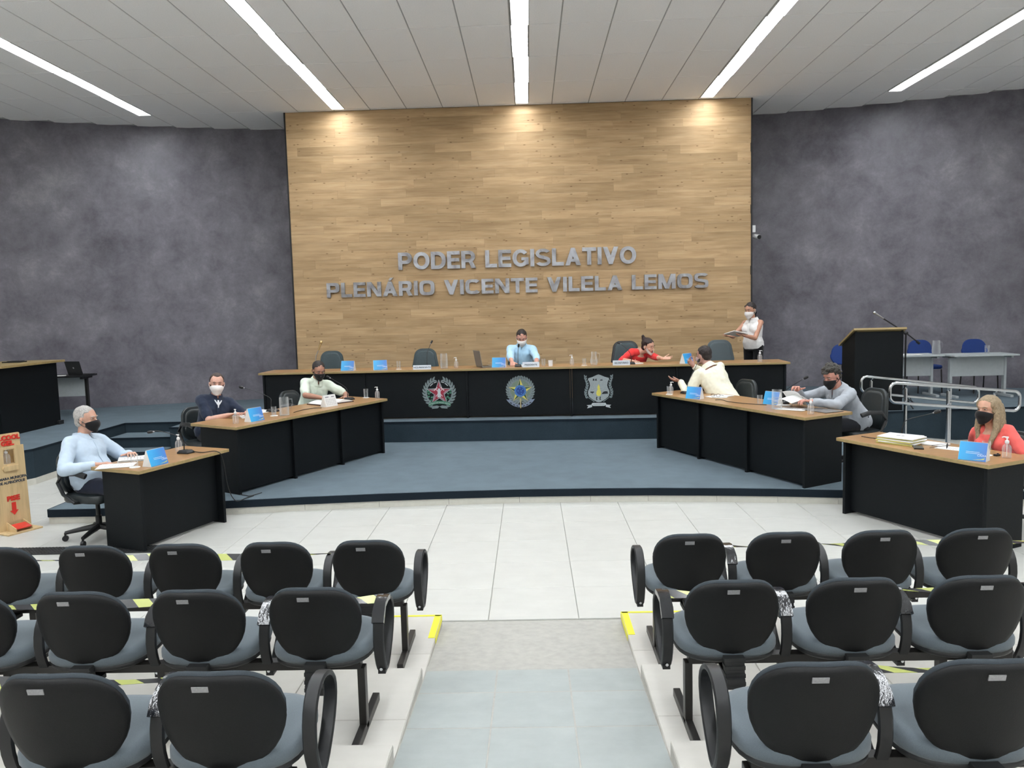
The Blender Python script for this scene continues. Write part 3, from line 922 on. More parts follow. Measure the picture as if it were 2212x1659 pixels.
# ================================================================== OFFICE CHAIRS
def make_office_chair(name, label, loc, rz, back_m, cush_m, bw=0.44, bh=0.46, arms=True, seat_h=0.46, group='black swivel chairs at the desks', tilt=8, gap=0.12):
    r = thing(name, label, 'chair', loc, rz, group)
    b = pad(rrect(bw, bh, 0.13, 6, wt=bw * 0.86), 0.055, curv=0.5); xform(b, T(0, -0.24, seat_h + gap + bh / 2) @ Rx(tilt))
    bk = b.build('backrest', back_m, r, smooth=50)
    c = pad(rrect(bw * 0.84, bh * 0.86, 0.11, 6, wt=bw * 0.72), 0.03, curv=0.5, bulge=0.15); xform(c, T(0, -0.217, seat_h + gap + bh / 2) @ Rx(tilt))
    c.build('cushion', cush_m, bk, smooth=50)
    s_ = pad(rrect(0.48, 0.46, 0.12, 6), 0.075, bulge=0.1); xform(s_, T(0, 0.02, seat_h - 0.03) @ Rx(90))
    s_.build('seat', cush_m, r, smooth=50)
    MB().tube([(0, -0.06, seat_h - 0.09), (0, -0.25, seat_h - 0.08), (0, -0.285, seat_h + 0.02), (0, -0.275, seat_h + 0.24)], [0.025, 0.025, 0.022, 0.018], 8, flat=(0.04, 0.012)).build('back_bracket', 'plastic_black', r)
    MB().box((0, 0, seat_h - 0.085), (0.2, 0.24, 0.035)).build('mechanism', 'metal_black', r, smooth=0, bevel=0.006)
    MB().lathe([(0.028, 0.09), (0.028, 0.22), (0.02, 0.22), (0.02, seat_h - 0.1)], 14).build('gas_column', 'plastic_black', r)
    for k in range(5):
        a = 2 * PI * k / 5 + 0.3
        d = V((math.cos(a), math.sin(a), 0))
        MB().tube([d * 0.02 + V((0, 0, 0.115)), d * 0.15 + V((0, 0, 0.1)), d * 0.29 + V((0, 0, 0.078))], [0.03, 0.024, 0.017], 8).build('base_leg', 'plastic_black', r)
        w = MB(); side = V((-d.y, d.x, 0)) * 0.014; cpt = d * 0.29 + V((0, 0, 0.027))
        w.cyl(cpt - side, cpt + side, 0.027, None, 14)
        w.cyl(cpt + V((0, 0, 0.02)), cpt + V((0, 0, 0.055)), 0.01, None, 8)
        w.build('caster', 'plastic_black', r)
    if arms:
        for sx in (-1, 1):
            x = sx * 0.275
            pts = [(sx * 0.2, 0.02, seat_h - 0.06), (x, 0.02, seat_h - 0.05), (x, -0.1, seat_h + 0.02), (x, -0.16, seat_h + 0.13), (x, -0.1, seat_h + 0.215), (x, 0.06, seat_h + 0.225), (x, 0.17, seat_h + 0.2)]
            MB().tube(pts, 0.02, 8, flat=(0.026, 0.015)).build('armrest', 'plastic_black', r)
    return r
def face(fx, fy):
    return math.atan2(-fx, fy)
oc = make_office_chair('office_chair', 'black swivel armchair on the tiled floor under the grey-haired man', (-4.10, 7.27, 0), face(0.94, -0.28), 'leather', 'leather', bh=0.40, tilt=12, gap=-0.01, seat_h=0.45)
dup(oc, (4.13, 7.1, 0), face(-0.9, -0.44), 'black swivel armchair on the tiled floor under the blonde woman')
dup(oc, (-3.83, 9.25, ZL), face(0.8, -0.6), 'black swivel armchair under the man in the navy polo')
dup(oc, (-3.2, 11.0, ZL), face(0.85, -0.5), 'black swivel armchair under the man in the pale green shirt')
hc = make_office_chair('office_chair', 'black leather swivel chair under the man in the grey shirt', (3.68, 9.03, ZL), face(-0.95, -0.3), 'leather', 'leather', bw=0.46, bh=0.48, arms=True, gap=-0.02, seat_h=0.44)
dup(hc, (2.62, 10.42, ZL), face(-0.9, -0.42), 'black leather swivel chair tucked behind the man in the pale yellow shirt')
gc = make_office_chair('office_chair', 'empty dark green chair at the bench, behind the gold microphone', (-3.245, 12.72, ZU), PI, 'leather_green', 'leather_green', bw=0.43, bh=0.42, arms=False, group='swivel chairs along the bench')
dup(gc, (-1.71, 12.72, ZU), PI, 'empty dark green chair at the bench, behind the vice-president name plate')
dup(gc, (-0.16, 12.98, ZU), PI, 'dark chair at the bench under the man in the light blue shirt')
rc = make_office_chair('office_chair', 'black padded armchair at the bench under the woman in red', (1.55, 12.78, ZU), PI, 'leather', 'leather_green', bw=0.48, bh=0.46, arms=True, group='swivel chairs along the bench')
fc = make_office_chair('office_chair', 'empty grey fabric chair at the bench, left of the standing woman', (3.06, 12.72, ZU), PI, 'fabric_grey', 'fabric_grey', bw=0.46, bh=0.44, arms=False, group='swivel chairs along the bench')

# ================================================================== AUDIENCE SEATING
def back_outline(sc=1.0, dz=0.0):
    """rounded back: nearly flat top with a slight dip, widest just below the middle"""
    pts = []; N = 36
    for k in range(N):
        a = 2 * PI * k / N
        c, s_ = math.cos(a), math.sin(a)
        e = 2.7 if s_ > 0 else 2.4
        x = math.copysign(abs(c) ** (2 / e), c) * 0.2
        z = math.copysign(abs(s_) ** (2 / e), s_) * (0.165 if s_ > 0 else 0.2)
        if s_ > 0:
            x *= 1 - 0.15 * (z / 0.165) ** 1.2
            z -= 0.006 * max(0.0, 1 - (x / 0.12) ** 2) * (z / 0.165)
        pts.append((x * sc, z * sc + dz))
    return pts
def make_seat():
    r = thing('audience_chair', 'x', 'chair', (0, 0, 0), 0, 'beam-mounted audience chairs')
    tl = T(0, 0.004, 0.577) @ Rx(15)
    b = xform(pad(back_outline(), 0.034, curv=1.5, bulge=0.08), tl)
    bk = b.build('backrest', 'plastic_shell', r, smooth=60)
    xform(pad(back_outline(0.985, 0.007), 0.03, curv=1.5, bulge=0.1), tl @ T(0, 0.016, 0)).build('cushion', 'cushion_dark', bk, smooth=60)
    MB().box((-0.018, -0.0185, 0.130), (0.05, 0.003, 0.019), mat=tl).build('tag_plate', 'tag_silver', bk, smooth=0)
    br = MB()
    for i in range(8):
        z = 0.268 + i * 0.0165
        br.box((0, 0.012 + 0.002 * i, z), (0.086 if i % 2 else 0.08, 0.05 if i % 2 else 0.044, 0.0158))
    br.box((0, 0.06, 0.30), (0.075, 0.16, 0.02))
    br.build('bellows', 'rubber', r, smooth=0)
    so = []
    for k in range(32):
        a = 2 * PI * k / 32; c, s_ = math.cos(a), math.sin(a)
        so.append((math.copysign(abs(c) ** (2 / 2.9), c) * 0.225, math.copysign(abs(s_) ** (2 / 2.9), s_) * 0.22))
    st = xform(pad(so, 0.06, bulge=0.22), T(0, 0.255, 0.405) @ Rx(90)).build('seat', 'seat_fabric', r, smooth=60)
    xform(pad([(x * 0.97, y * 0.97) for x, y in so], 0.03), T(0, 0.255, 0.368) @ Rx(90)).build('seat_shell', 'plastic_black', st, smooth=60)
    return r
seat0 = make_seat()
def arm_mesh():
    # closed D-shaped strap loop in the y-z plane
    pts = []
    ctrl = [(y + 0.065, z - 0.04) for y, z in ((0.13, 0.325), (0.085, 0.40), (0.07, 0.48), (0.085, 0.555), (0.13, 0.605), (0.20, 0.622), (0.28, 0.605), (0.335, 0.56), (0.345, 0.50), (0.31, 0.43), (0.25, 0.37), (0.185, 0.325))]
    n = len(ctrl)
    rings = []
    for i in range(n * 2):
        t = i / 2.0; i0 = int(t) % n; f = t - int(t)
        p0, p1, p2, p3 = [ctrl[(i0 + k - 1) % n] for k in range(4)]
        def cr(a, b, c, d):
            return 0.5 * ((2 * b) + (-a + c) * f + (2 * a - 5 * b + 4 * c - d) * f * f + (-a + 3 * b - 3 * c + d) * f ** 3)
        pts.append((cr(p0[0], p1[0], p2[0], p3[0]), cr(p0[1], p1[1], p2[1], p3[1])))
    N = len(pts)
    for i in range(N):
        y, z = pts[i]; ty, tz = pts[(i + 1) % N][0] - pts[i - 1][0], pts[(i + 1) % N][1] - pts[i - 1][1]
        l = math.hypot(ty, tz); ny, nz = -tz / l, ty / l
        w = 0.024; h = 0.009
        sec = [(-w, -h * 0.3), (-w * 0.8, -h), (w * 0.8, -h), (w, -h * 0.3), (w, h * 0.3), (w * 0.8, h), (-w * 0.8, h), (-w, h * 0.3)]
        rings.append([V((sx, y + ny * q, z + nz * q)) for sx, q in sec])
    rings.append(rings[0])
    m_ = MB().loft(rings, caps=False)
    m_.box((0, 0.225, 0.275), (0.034, 0.09, 0.02))
    m_.cyl((0, 0.225, 0.278), (0, 0.225, 0.26), 0.012, None, 10)
    return m_.mesh('armrest', 'plastic_black', 50)
ARM = arm_mesh()
BOLT = MB().cyl((0, 0.20, 0.292), (0, 0.165, 0.292), 0.007, None, 10).mesh('bolt', 'chrome', 50)
ROWS = [('stage-side', 4.22, 0.08), ('middle', 3.26, 0.16), ('nearest', 2.31, 0.24)]
LX = [[-0.921, -1.435, -1.947, -2.454, -2.978], [-0.957, -1.466, -1.974, -2.482], [-0.992, -1.49]]
RX_ = [[0.845, 1.355, 1.877, 2.388], [0.834, 1.352, 1.865], [0.846, 1.356]]
NTH = ['beside the aisle', 'second from the aisle', 'third from the aisle', 'fourth from the aisle', 'fifth from the aisle']
def add_arm(chair, dx):
    a = place('armrest', ARM, chair, (dx, 0, 0)); place('bolt', BOLT, a)
used = False
for ri, (rn, ry, rz_) in enumerate(ROWS):
    for side, XS in (('left', LX[ri]), ('right', RX_[ri])):
        sgn = -1 if side == 'left' else 1
        pitch = abs(XS[1] - XS[0])
        for k, x in enumerate(XS):
            lb = 'black-backed audience chair in the %s row left of the aisle, %s' % (rn, NTH[k]) if side == 'left' else 'black-backed audience chair in the %s row right of the aisle, %s' % (rn, NTH[k])
            if not used:
                c = seat0; used = True
                c.location = (x, ry, rz_); c['label'] = lb
                clean = copy_tree(c)
            else:
                c = copy_tree(clean); c.location = (x, ry, rz_); c['label'] = lb
            add_arm(c, sgn * pitch / 2)
            if k == 0:
                add_arm(c, -sgn * pitch / 2)
        # beam with T legs
        x_in = XS[0] - sgn * 0.165; x_out = XS[-1] + sgn * 0.22
        fr = thing('beam_frame', 'black steel beam with T-shaped feet carrying the %s row %s of the aisle' % (rn, side), 'seat frame', ((x_in + x_out) / 2, ry + 0.18, rz_), 0, 'seat beams')
        hw = abs(x_out - x_in) / 2
        MB().box((0, 0, 0.318), (2 * hw, 0.05, 0.04)).build('beam', 'metal_black', fr, smooth=0, bevel=0.003)
        for px in ([x_in, x_out - sgn * 0.3] if len(XS) < 4 else [x_in, (x_in + x_out) / 2 - sgn * 0.05, x_out - sgn * 0.3]):
            lx = px - (x_in + x_out) / 2
            MB().box((lx, 0, 0.16), (0.034, 0.05, 0.29)).build('leg', 'metal_black', fr, smooth=0, bevel=0.003)
            MB().box((lx, 0.04, 0.02), (0.034, 0.48, 0.04)).build('foot', 'metal_black', fr, smooth=0, bevel=0.003)
for _c in [o for o in (clean,)]:
    for ch in list(_c.children_recursive):
        bpy.data.objects.remove(ch, do_unlink=True)
    bpy.data.objects.remove(_c, do_unlink=True)

# ---- hazard tape stretched over arm tops, film wound round the arms
def tape(label, xa, xb, y, z, wrapL=True, wrapR=True):
    w = 0.072; n = 8
    cx = (xa + xb) / 2
    r = thing('barrier_tape', label, 'tape', (cx, y, z), 0, 'hazard tapes blocking seats')
    rings = []
    for i in range(n + 1):
        t = i / n; x = xa - cx + (xb - xa) * t
        sag = -0.012 * 4 * t * (1 - t); tw = 0.25 * math.sin(t * 5 + xa * 3)
        dy, dz = w / 2 * math.cos(tw), w / 2 * math.sin(tw)
        rings.append([V((x, -dy, sag - dz)), V((x, dy, sag + dz)), V((x, dy, sag + dz + 0.0012)), V((x, -dy, sag - dz + 0.0012))])
    MB().loft(rings).build('strip', 'hazard', r, smooth=60)
    for ok, x in ((wrapL, xa), (wrapR, xb)):
        if not ok:
            continue
        m_ = MB(); R = []
        # sleeve of film around the top rear of the arm strap
        path = [(-0.125, -0.06), (-0.10, -0.025), (-0.06, 0.0), (0.0, 0.008), (0.05, 0.0)]
        for k, (py, pz) in enumerate(path):
            q0 = path[max(k - 1, 0)]; q1 = path[min(k + 1, len(path) - 1)]
            ty, tz = q1[0] - q0[0], q1[1] - q0[1]; l = math.hypot(ty, tz); ny, nz = -tz / l, ty / l
            j = 1 + 0.05 * math.sin(k * 2.3)
            sec = [(-0.0265 * j, -0.0115), (0.0265 * j, -0.0115), (0.0275, 0.0), (0.0265 * j, 0.0115), (-0.0265 * j, 0.0115), (-0.0275, 0.0)]
            R.append([V((x - cx + sx, py + ny * qq, pz - 0.008 + nz * qq)) for sx, qq in sec])
        m_.loft(R)
        m_.build('film_wrap', 'film', r, smooth=60)
def armx(side, ri, k):        # x of the arm outward of chair k (k=-1: aisle arm)
    XS = LX[ri] if side == 'left' else RX_[ri]; sgn = -1 if side == 'left' else 1
    p = abs(XS[1] - XS[0])
    return XS[0] - sgn * p / 2 if k < 0 else XS[k] + sgn * p / 2
AT = 0.585
tape('hazard tape over the second and third chairs of the stage-side row left of the aisle', armx('left', 0, 2), armx('left', 0, 0), 4.22 + 0.262, 0.08 + AT, False, False)
tape('hazard tape over the outer chairs of the stage-side row left of the aisle', armx('left', 0, 4), armx('left', 0, 2) - 0.02, 4.22 + 0.262, 0.08 + AT, False, False)
tape('hazard tape over the second chair of the stage-side row right of the aisle', armx('right', 0, 0), armx('right', 0, 1), 4.22 + 0.262, 0.08 + AT, True, False)
tape('hazard tape over the third chair of the stage-side row right of the aisle', armx('right', 0, 1) + 0.02, armx('right', 0, 2), 4.22 + 0.262, 0.08 + AT, False, False)
tape('hazard tape over the outer chair of the stage-side row right of the aisle', armx('right', 0, 2) + 0.02, armx('right', 0, 3) + 0.4, 4.22 + 0.262, 0.08 + AT, False, False)
tape('hazard tape over the aisle chair of the middle row left of the aisle', armx('left', 1, 0), armx('left', 1, -1), 3.26 + 0.262, 0.16 + AT)
tape('hazard tape over the outer chairs of the middle row left of the aisle', armx('left', 1, 3) - 0.2, armx('left', 1, 1), 3.26 + 0.262, 0.16 + AT)
tape('hazard tape over the aisle chair of the middle row right of the aisle', armx('right', 1, -1), armx('right', 1, 0), 3.26 + 0.262, 0.16 + AT)
tape('hazard tape over the outer chair of the middle row right of the aisle', armx('right', 1, 1), armx('right', 1, 2) + 0.1, 3.26 + 0.262, 0.16 + AT)
tape('hazard tape over the outer chair of the nearest row left of the aisle', armx('left', 2, 1) - 0.2, armx('left', 2, 0), 2.31 + 0.262, 0.24 + AT)
tape('hazard tape over the outer chair of the nearest row right of the aisle', armx('right', 2, 0), armx('right', 2, 1) + 0.2, 2.31 + 0.262, 0.24 + AT)

# ================================================================== HANDRAILS
def rail(label, y, xl, zl, xr, zr, hh, posts):
    """double tubular rail closed into a loop; l/r ends with given top heights"""
    cx = (xl + xr) / 2
    r = thing('handrail', label, 'handrail', (cx, y, 0), 0, 'steel handrails beside the ramp')
    s = (zr - zl) / (xr - xl); rr = 0.075; pts = []
    def zt(x):
        return zl + s * (x - xl)
    N = 5
    for (ccx, top, a0) in ((xr - rr, True, PI / 2), (xr - rr, False, 0), (xl + rr, False, -PI / 2), (xl + rr, True, -PI)):
        for k in range(N + 1):
            a = a0 - PI / 2 * k / N
            zc = zt(ccx) - rr if top else zt(ccx) - hh + rr
            pts.append((ccx + rr * math.cos(a) - cx, 0, zc + rr * math.sin(a)))
    MB().tube(pts, 0.019, 10, closed=True).build('rail_loop', 'chrome', r)
    for px in posts:
        p = MB().tube([(px - cx, 0.05, 0.0), (px - cx, 0.05, zt(px) - 0.06)], 0.021, 12).build('post', 'chrome', r)
        MB().tube([(px - cx, 0.05, zt(px) - 0.07), (px - cx, 0.05, zt(px) - 0.045), (px - cx, 0.0, zt(px) - 0.02)], 0.009, 8).tube([(px - cx, 0.05, zt(px) - hh - 0.03), (px - cx, 0.0, zt(px) - hh - 0.012)], 0.009, 8).build('bracket', 'chrome', p)
        MB().lathe([(0.05, 0), (0.05, 0.006)], 16, (px - cx, 0.05, 0.0)).build('flange', 'chrome', p)
rail('steel handrail loop nearer the blonde woman', 9.7, 4.345, 1.045, 5.90, 0.90, 0.24, (4.558, 5.07, 5.62))
rail('steel handrail loop nearer the lectern', 11.28, 4.65, 0.985, 6.285, 0.785, 0.225, (4.81, 5.92))

# ================================================================== PEOPLE
def mesh_from(prims, voxel, smooth_n=3, dec=0.0, disp=None):
    """fuse overlapping closed solids into one continuous skin"""
    me = bpy.data.meshes.new('tmp'); me.from_pydata(prims.v, [], prims.f)
    bm = bmesh.new(); bm.from_mesh(me); bmesh.ops.recalc_face_normals(bm, faces=bm.faces); bm.to_mesh(me); bm.free()
    o = bpy.data.objects.new('tmp', me)
    r = o.modifiers.new('r', 'REMESH'); r.mode = 'VOXEL'; r.voxel_size = voxel; r.use_smooth_shade = True
    if smooth_n:
        s_ = o.modifiers.new('s', 'SMOOTH'); s_.factor = 0.5; s_.iterations = smooth_n
    if dec:
        d = o.modifiers.new('d', 'DECIMATE'); d.ratio = dec
    out = baked(o)
    bpy.data.meshes.remove(me)
    if disp:
        amp, fr, seed = disp
        nrm = [v.normal.copy() for v in out.vertices]; cos = []
        for v, n_ in zip(out.vertices, nrm):
            q = v.co + n_ * (amp * noise.fractal(v.co * fr + V((seed, seed * 0.7, -seed)), 0.8, 2.0, 3))
            cos += [q.x, q.y, q.z]
        out.vertices.foreach_set('co', cos)
    out.polygons.foreach_set('use_smooth', [True] * len(out.polygons))
    out.update()
    return out
SKIN = {}
S('sclera', rgb(176, 160, 152), 0.4)
def skin(c):
    k = 'skin_%d_%d_%d' % c
    if k not in MATS:
        m, nt, b = new_mat(k)
        n1 = noise_tex(nt, coords(nt), 30, 3)
        rp_ = ramp(nt, n1, [(0.3, shade(rgb(*c), 0.92)), (0.7, shade(rgb(*c), 1.06))])
        link(nt, rp_.outputs[0], b.inputs['Base Color'])
        b.inputs['Roughness'].default_value = 0.5
        b.inputs['Subsurface Weight'].default_value = 0.08
        b.inputs['Subsurface Radius'].default_value = (0.02, 0.008, 0.005)
        MATS[k] = m
    return k
def hair_mat(c):
    k = 'hair_%d_%d_%d' % c
    if k not in MATS:
        m, nt, b = new_mat(k)
        n1 = noise_tex(nt, coords(nt, (60, 60, 18)), 3, 4)
        rp_ = ramp(nt, n1, [(0.3, shade(rgb(*c), 0.6)), (0.7, shade(rgb(*c), 1.35))])
        link(nt, rp_.outputs[0], b.inputs['Base Color'])
        b.inputs['Roughness'].default_value = 0.5
        bump(nt, b, n1, 0.6, 0.01)
        MATS[k] = m
    return k
def ik(S_, H_, l1, l2, hint):
    d = H_ - S_; L = min(d.length, (l1 + l2) * 0.995); d = d.normalized()
    a = (l1 * l1 - l2 * l2 + L * L) / (2 * L); h = math.sqrt(max(l1 * l1 - a * a, 0))
    n = hint - d * hint.dot(d)
    n = n.normalized() if n.length > 1e-4 else d.orthogonal().normalized()
    return S_ + d * a + n * h, S_ + d * L
def frame(f, up):
    up = up.normalized(); r = f.cross(up).normalized(); f2 = up.cross(r).normalized()
    return Matrix(((r.x, f2.x, up.x, 0), (r.y, f2.y, up.y, 0), (r.z, f2.z, up.z, 0), (0, 0, 0, 1)))
def hand_prims(mb, Wp, d, n, right, sc=1.0, curl=0.35, spread=1.0, thumb=1.0):
    d = d.normalized(); n = (n - d * n.dot(d)).normalized()
    t = d.cross(n) if right else n.cross(d)          # thumb side
    offs = [0.03, 0.0105, -0.0095, -0.029]
    lens = [0.07, 0.078, 0.073, 0.058]
    for i in range(4):
        k0 = Wp + d * 0.012 * sc + t * (offs[i] * 0.55 * sc); k1 = Wp + (d * 0.088 + t * offs[i]) * sc
        mb.cap(k0, k1, 0.0145 * sc, 0.0115 * sc, 8)
    mb.cap(Wp - d * 0.02, Wp + d * 0.03 * sc, 0.022 * sc, 0.02 * sc, 10)
    for i in range(4):
        p = Wp + (d * 0.088 + t * offs[i]) * sc
        dd = (d + t * (offs[i] * 5.5 * spread)).normalized()
        for s_, fr in enumerate((0.45, 0.3, 0.25)):
            ax = dd.cross(n).normalized()
            c_ = curl * (1.0 + 0.12 * i) * (0.8 if s_ == 0 else 1.0)
            dd = (dd * math.cos(c_) + n * math.sin(c_)).normalized()
            nn = n
            q = p + dd * (lens[i] * fr * sc)
            mb.cap(p, q, (0.0088 - 0.0008 * s_) * sc, (0.0082 - 0.0008 * s_) * sc, 8)
            n_ = (n - dd * n.dot(dd))
            n = n_.normalized() if n_.length > 1e-3 else n
            p = q
        n = (nn - d * nn.dot(d)).normalized() if (nn - d * nn.dot(d)).length > 0.1 else n
    p = Wp + (d * 0.02 + t * 0.022) * sc
    td = (t * (0.55 + 0.35 * thumb) + d * 0.75 + n * 0.15).normalized()
    q = p + td * 0.045 * sc; mb.cap(p, q, 0.014 * sc, 0.0105 * sc, 8)
    td = (td + d * 0.35).normalized(); q2 = q + td * 0.032 * sc; mb.cap(q, q2, 0.0105 * sc, 0.0095 * sc, 8)
    q3 = q2 + (td + d * 0.2 + n * 0.2).normalized() * 0.024 * sc; mb.cap(q2, q3, 0.0095 * sc, 0.008 * sc, 8)

def person(label, floor_z, P, H, body_f, head_f, LH, RH, tone, shirt, hair, sleeves='short', female=False, mask=None, style='short', size=1.0, belly=1.0,
           roll=0.0, trousers=(28, 30, 36), legs='sit', leg_f=None, lh=None, rh=None, elbowL=None, elbowR=None, neck=None, inner=None, collar=True, curl=(0.35, 0.35), hand_dn=None, hand_dirs=None, neck_v=False, head_scale=1.0, seed=1.0, hips_up=0.0):
    P, H = V(P), V(H); bf = V(body_f).normalized(); hf = V(head_f).normalized()
    lf = V(leg_f if leg_f else body_f); lf.z = 0; lf.normalize()
    base = V((P.x, P.y, floor_z))
    root = thing('person', label, 'person', base)
    k = size; fem = 0.88 if female else 1.0
    # frames
    hup = V((0, 0, 1)) - hf * hf.z; hup.normalize()
    hr = hf.cross(hup).normalized()
    hup = (hup * math.cos(roll) + hr * math.sin(roll)).normalized()
    HM = frame(hf, hup); HM.translation = H
    HM = HM @ Matrix.Scale(head_scale, 4)
    neck_top = HM @ V((0, -0.025, -0.075))
    nd_ = (V((0, 0, 1)) + bf * 0.3) if neck is None else V(neck)
    ax = (neck_top - nd_.normalized() * 0.085 - P); ax_n = ax.normalized()
    N = P + ax - ax_n * 0.0
    L = (N - P).length; up = ax_n
    TM = frame(bf, up); TM.translation = P
    rgt = V((TM[0][0], TM[1][0], TM[2][0])); fwd = V((TM[0][1], TM[1][1], TM[2][1]))
    sw = (0.160 if not female else 0.142) * k
    SL = N - up * 0.055 * k - rgt * sw; SR = N - up * 0.055 * k + rgt * sw
    rings_spec = [(-0.20, 0.10, 0.09, 0), (-0.13, 0.155, 0.125, 0.0), (0.0, 0.172, 0.132 * belly, 0.006), (0.15, 0.168, 0.135 * belly, 0.012), (0.32, 0.155, 0.125 * belly, 0.012), (0.5, 0.155, 0.12, 0.01), (0.68, 0.168, 0.118, 0.004), (0.82, 0.165, 0.105, -0.004), (0.875, 0.150, 0.095, -0.008), (0.92, 0.125, 0.08, -0.012), (1.0, 0.066, 0.058, -0.014)]
    def torso(mb, add, s0, s1, wf=1.0, inner=0.0, outer=1.0):
        rs = []
        for s_, rx, ry, yo in rings_spec:
            if s_ < s0 or s_ > s1:
                continue
            if female and 0.2 < s_ < 0.45:
                rx *= 0.9
            c = P + up * (s_ * L) + fwd * yo
            rx_, ry_ = rx * k * fem * wf + add, ry * k * (0.95 if female else 1) + add
            rs.append([c + rgt * (rx_ * math.cos(2 * PI * q / 24)) + fwd * (ry_ * math.sin(2 * PI * q / 24)) for q in range(24)])
        mb.loft(rs)
        for SS in (SL, SR):
            A_ = N - up * 0.05 * k
            mb.cap(A_ + (SS - A_) * inner, A_ + (SS - A_) * outer, 0.055 * k + add, 0.053 * k * fem + add, 12)
        if female:
            for sx in (-1, 1):
                mb.ell((0, 0, 0), (0.062 + add, 0.055 + add, 0.06 + add), 12, 8, Matrix.Translation(P + up * (0.63 * L) + fwd * 0.085 * k + rgt * (sx * 0.068 * k)) @ TM.to_3x3().to_4x4())
    l1, l2 = 0.285 * k, 0.25 * k
    hintL = V(elbowL) if elbowL else (-rgt * 0.5 - up * 0.8 - fwd * 0.2)
    hintR = V(elbowR) if elbowR else (rgt * 0.5 - up * 0.8 - fwd * 0.2)
    EL, WL = ik(SL, V(LH), l1, l2, hintL); ER, WR = ik(SR, V(RH), l1, l2, hintR)
    # ---- body
    b = MB(); torso(b, 0.0, -0.3, 1.01)
    b.cap(N - up * 0.03, neck_top, 0.056 * k * fem, 0.052 * k * fem, 14)
    for S_, E_, W_ in ((SL, EL, WL), (SR, ER, WR)):
        b.cap(S_, E_, 0.048 * k * fem, 0.04 * k * fem, 12); b.cap(E_, E_ + (W_ - E_) * 0.3, 0.04 * k * fem, 0.041 * k * fem, 12); b.cap(E_ + (W_ - E_) * 0.3, W_, 0.041 * k * fem, 0.026 * k * fem, 12)
    dL = V(hand_dirs[0]) if hand_dirs and hand_dirs[0] else (WL - EL); dR = V(hand_dirs[1]) if hand_dirs and hand_dirs[1] else (WR - ER)
    nL = V(lh) if lh else V((0, 0, -1)); nR = V(rh) if rh else V((0, 0, -1))
    hand_prims(b, WL, dL, nL, False, 0.98 * k * (0.92 if female else 1), curl[0]); hand_prims(b, WR, dR, nR, True, 0.98 * k * (0.92 if female else 1), curl[1])
    # head
    b.ell((0, -0.012, 0.028), (0.0765, 0.097, 0.09), 20, 14, HM)
    b.ell((0, 0.022, -0.045), (0.062, 0.066, 0.078), 18, 12, HM)
    b.ell((0, 0.058, -0.098), (0.03, 0.026, 0.022), 12, 8, HM)
    b.ell((0, 0.068, 0.03), (0.05, 0.02, 0.014), 12, 8, HM)
    b.cap(HM @ V((0, 0.086, 0.006)), HM @ V((0, 0.108, -0.03)), 0.009, 0.0135, 8)
    b.ell((-0.011, 0.096, -0.034), (0.009, 0.011, 0.008), 8, 6, HM); b.ell((0.011, 0.096, -0.034), (0.009, 0.011, 0.008), 8, 6, HM)
    b.ell((-0.042, 0.058, -0.025), (0.02, 0.02, 0.016), 8, 6, HM); b.ell((0.042, 0.058, -0.025), (0.02, 0.02, 0.016), 8, 6, HM)
    for sx in (-1, 1):
        b.ell((0, 0, 0), (0.009, 0.021, 0.033), 10, 8, HM @ T(sx * 0.079, -0.008, -0.008) @ Rz(-sx * 22) @ Rx(-8))
    sk_ = skin(tone)
    inv = Matrix.Translation(-base)
    def put(me, name, mat, parent=None):
        me.transform(inv)
        me.materials.clear(); me.materials.append(M(mat))
        return place(name, me, parent or root)
    put(mesh_from(b, 0.0055, 3, 0.35), 'body', sk_)
    # ---- shirt
    s_ = MB(); torso(s_, 0.014, -0.17, 0.93 if collar else 0.88, 1.03, 0.0 if collar else 0.5, 1.0 if sleeves != 'none' else 0.55)
    if sleeves != 'none':
        for S_, E_, W_ in ((SL, EL, WL), (SR, ER, WR)):
            A_ = N - up * 0.05 * k
            s_.cap(A_ + (S_ - A_) * (0.0 if collar else 0.5), S_, 0.066 * k, 0.067 * k * fem, 12)
            if sleeves == 'short':
                e = S_ + (E_ - S_) * 0.78
                s_.cap(S_, e, 0.068 * k * fem, 0.062 * k * fem, 14)
            elif sleeves == 'elbow':
                s_.cap(S_, E_, 0.066 * k * fem, 0.056 * k * fem, 14); s_.cap(E_, E_ + (W_ - E_) * 0.2, 0.055 * k * fem, 0.05 * k * fem, 12)
            else:
                fr = 0.88 if sleeves == 'long' else 0.45
                e = E_ + (W_ - E_) * fr
                s_.cap(S_, E_, 0.067 * k, 0.056 * k, 14); s_.cap(E_, e, 0.056 * k, 0.043 * k if fr > 0.6 else 0.051 * k, 14)
    shn = 'shirt_%d_%d_%d' % shirt
    if shn not in MATS:
        m_fabric(shn, rgb(*shirt), 0.35)
    so = put(mesh_from(s_, 0.009, 4, 0.0, (0.010, 7.0, seed)), 'shirt', shn)
    if collar:
        cm = MB()
        c0 = N + up * 0.008
        for sx in (-1, 1):
            R = []
            for q in range(9):
                a = PI / 2 + sx * (0.10 + q / 8.0 * (PI - 0.12))     # from throat round to nape
                ca, sa = math.cos(a), math.sin(a)
                tw = 1 - q / 8.0
                r0, r1 = 0.064 * k, (0.098 + 0.014 * tw) * k
                drop = 0.04 + 0.018 * tw
                top = c0 + rgt * (r0 * ca) + fwd * (r0 * sa - 0.012) + up * (0.036 - 0.022 * tw)
                bot = c0 + rgt * (r1 * ca + sx * -0.0) + fwd * (r1 * sa - 0.012) - up * drop
                o_ = (rgt * ca + fwd * sa) * 0.007
                R.append([top, bot, bot + o_, top + o_])
            cm.loft(R)
        cme = cm.mesh('collar', shn if not neck_v else shn, 50)
        put(cme, 'collar', shn, so)
        # button placket
        pm = MB(); R = []
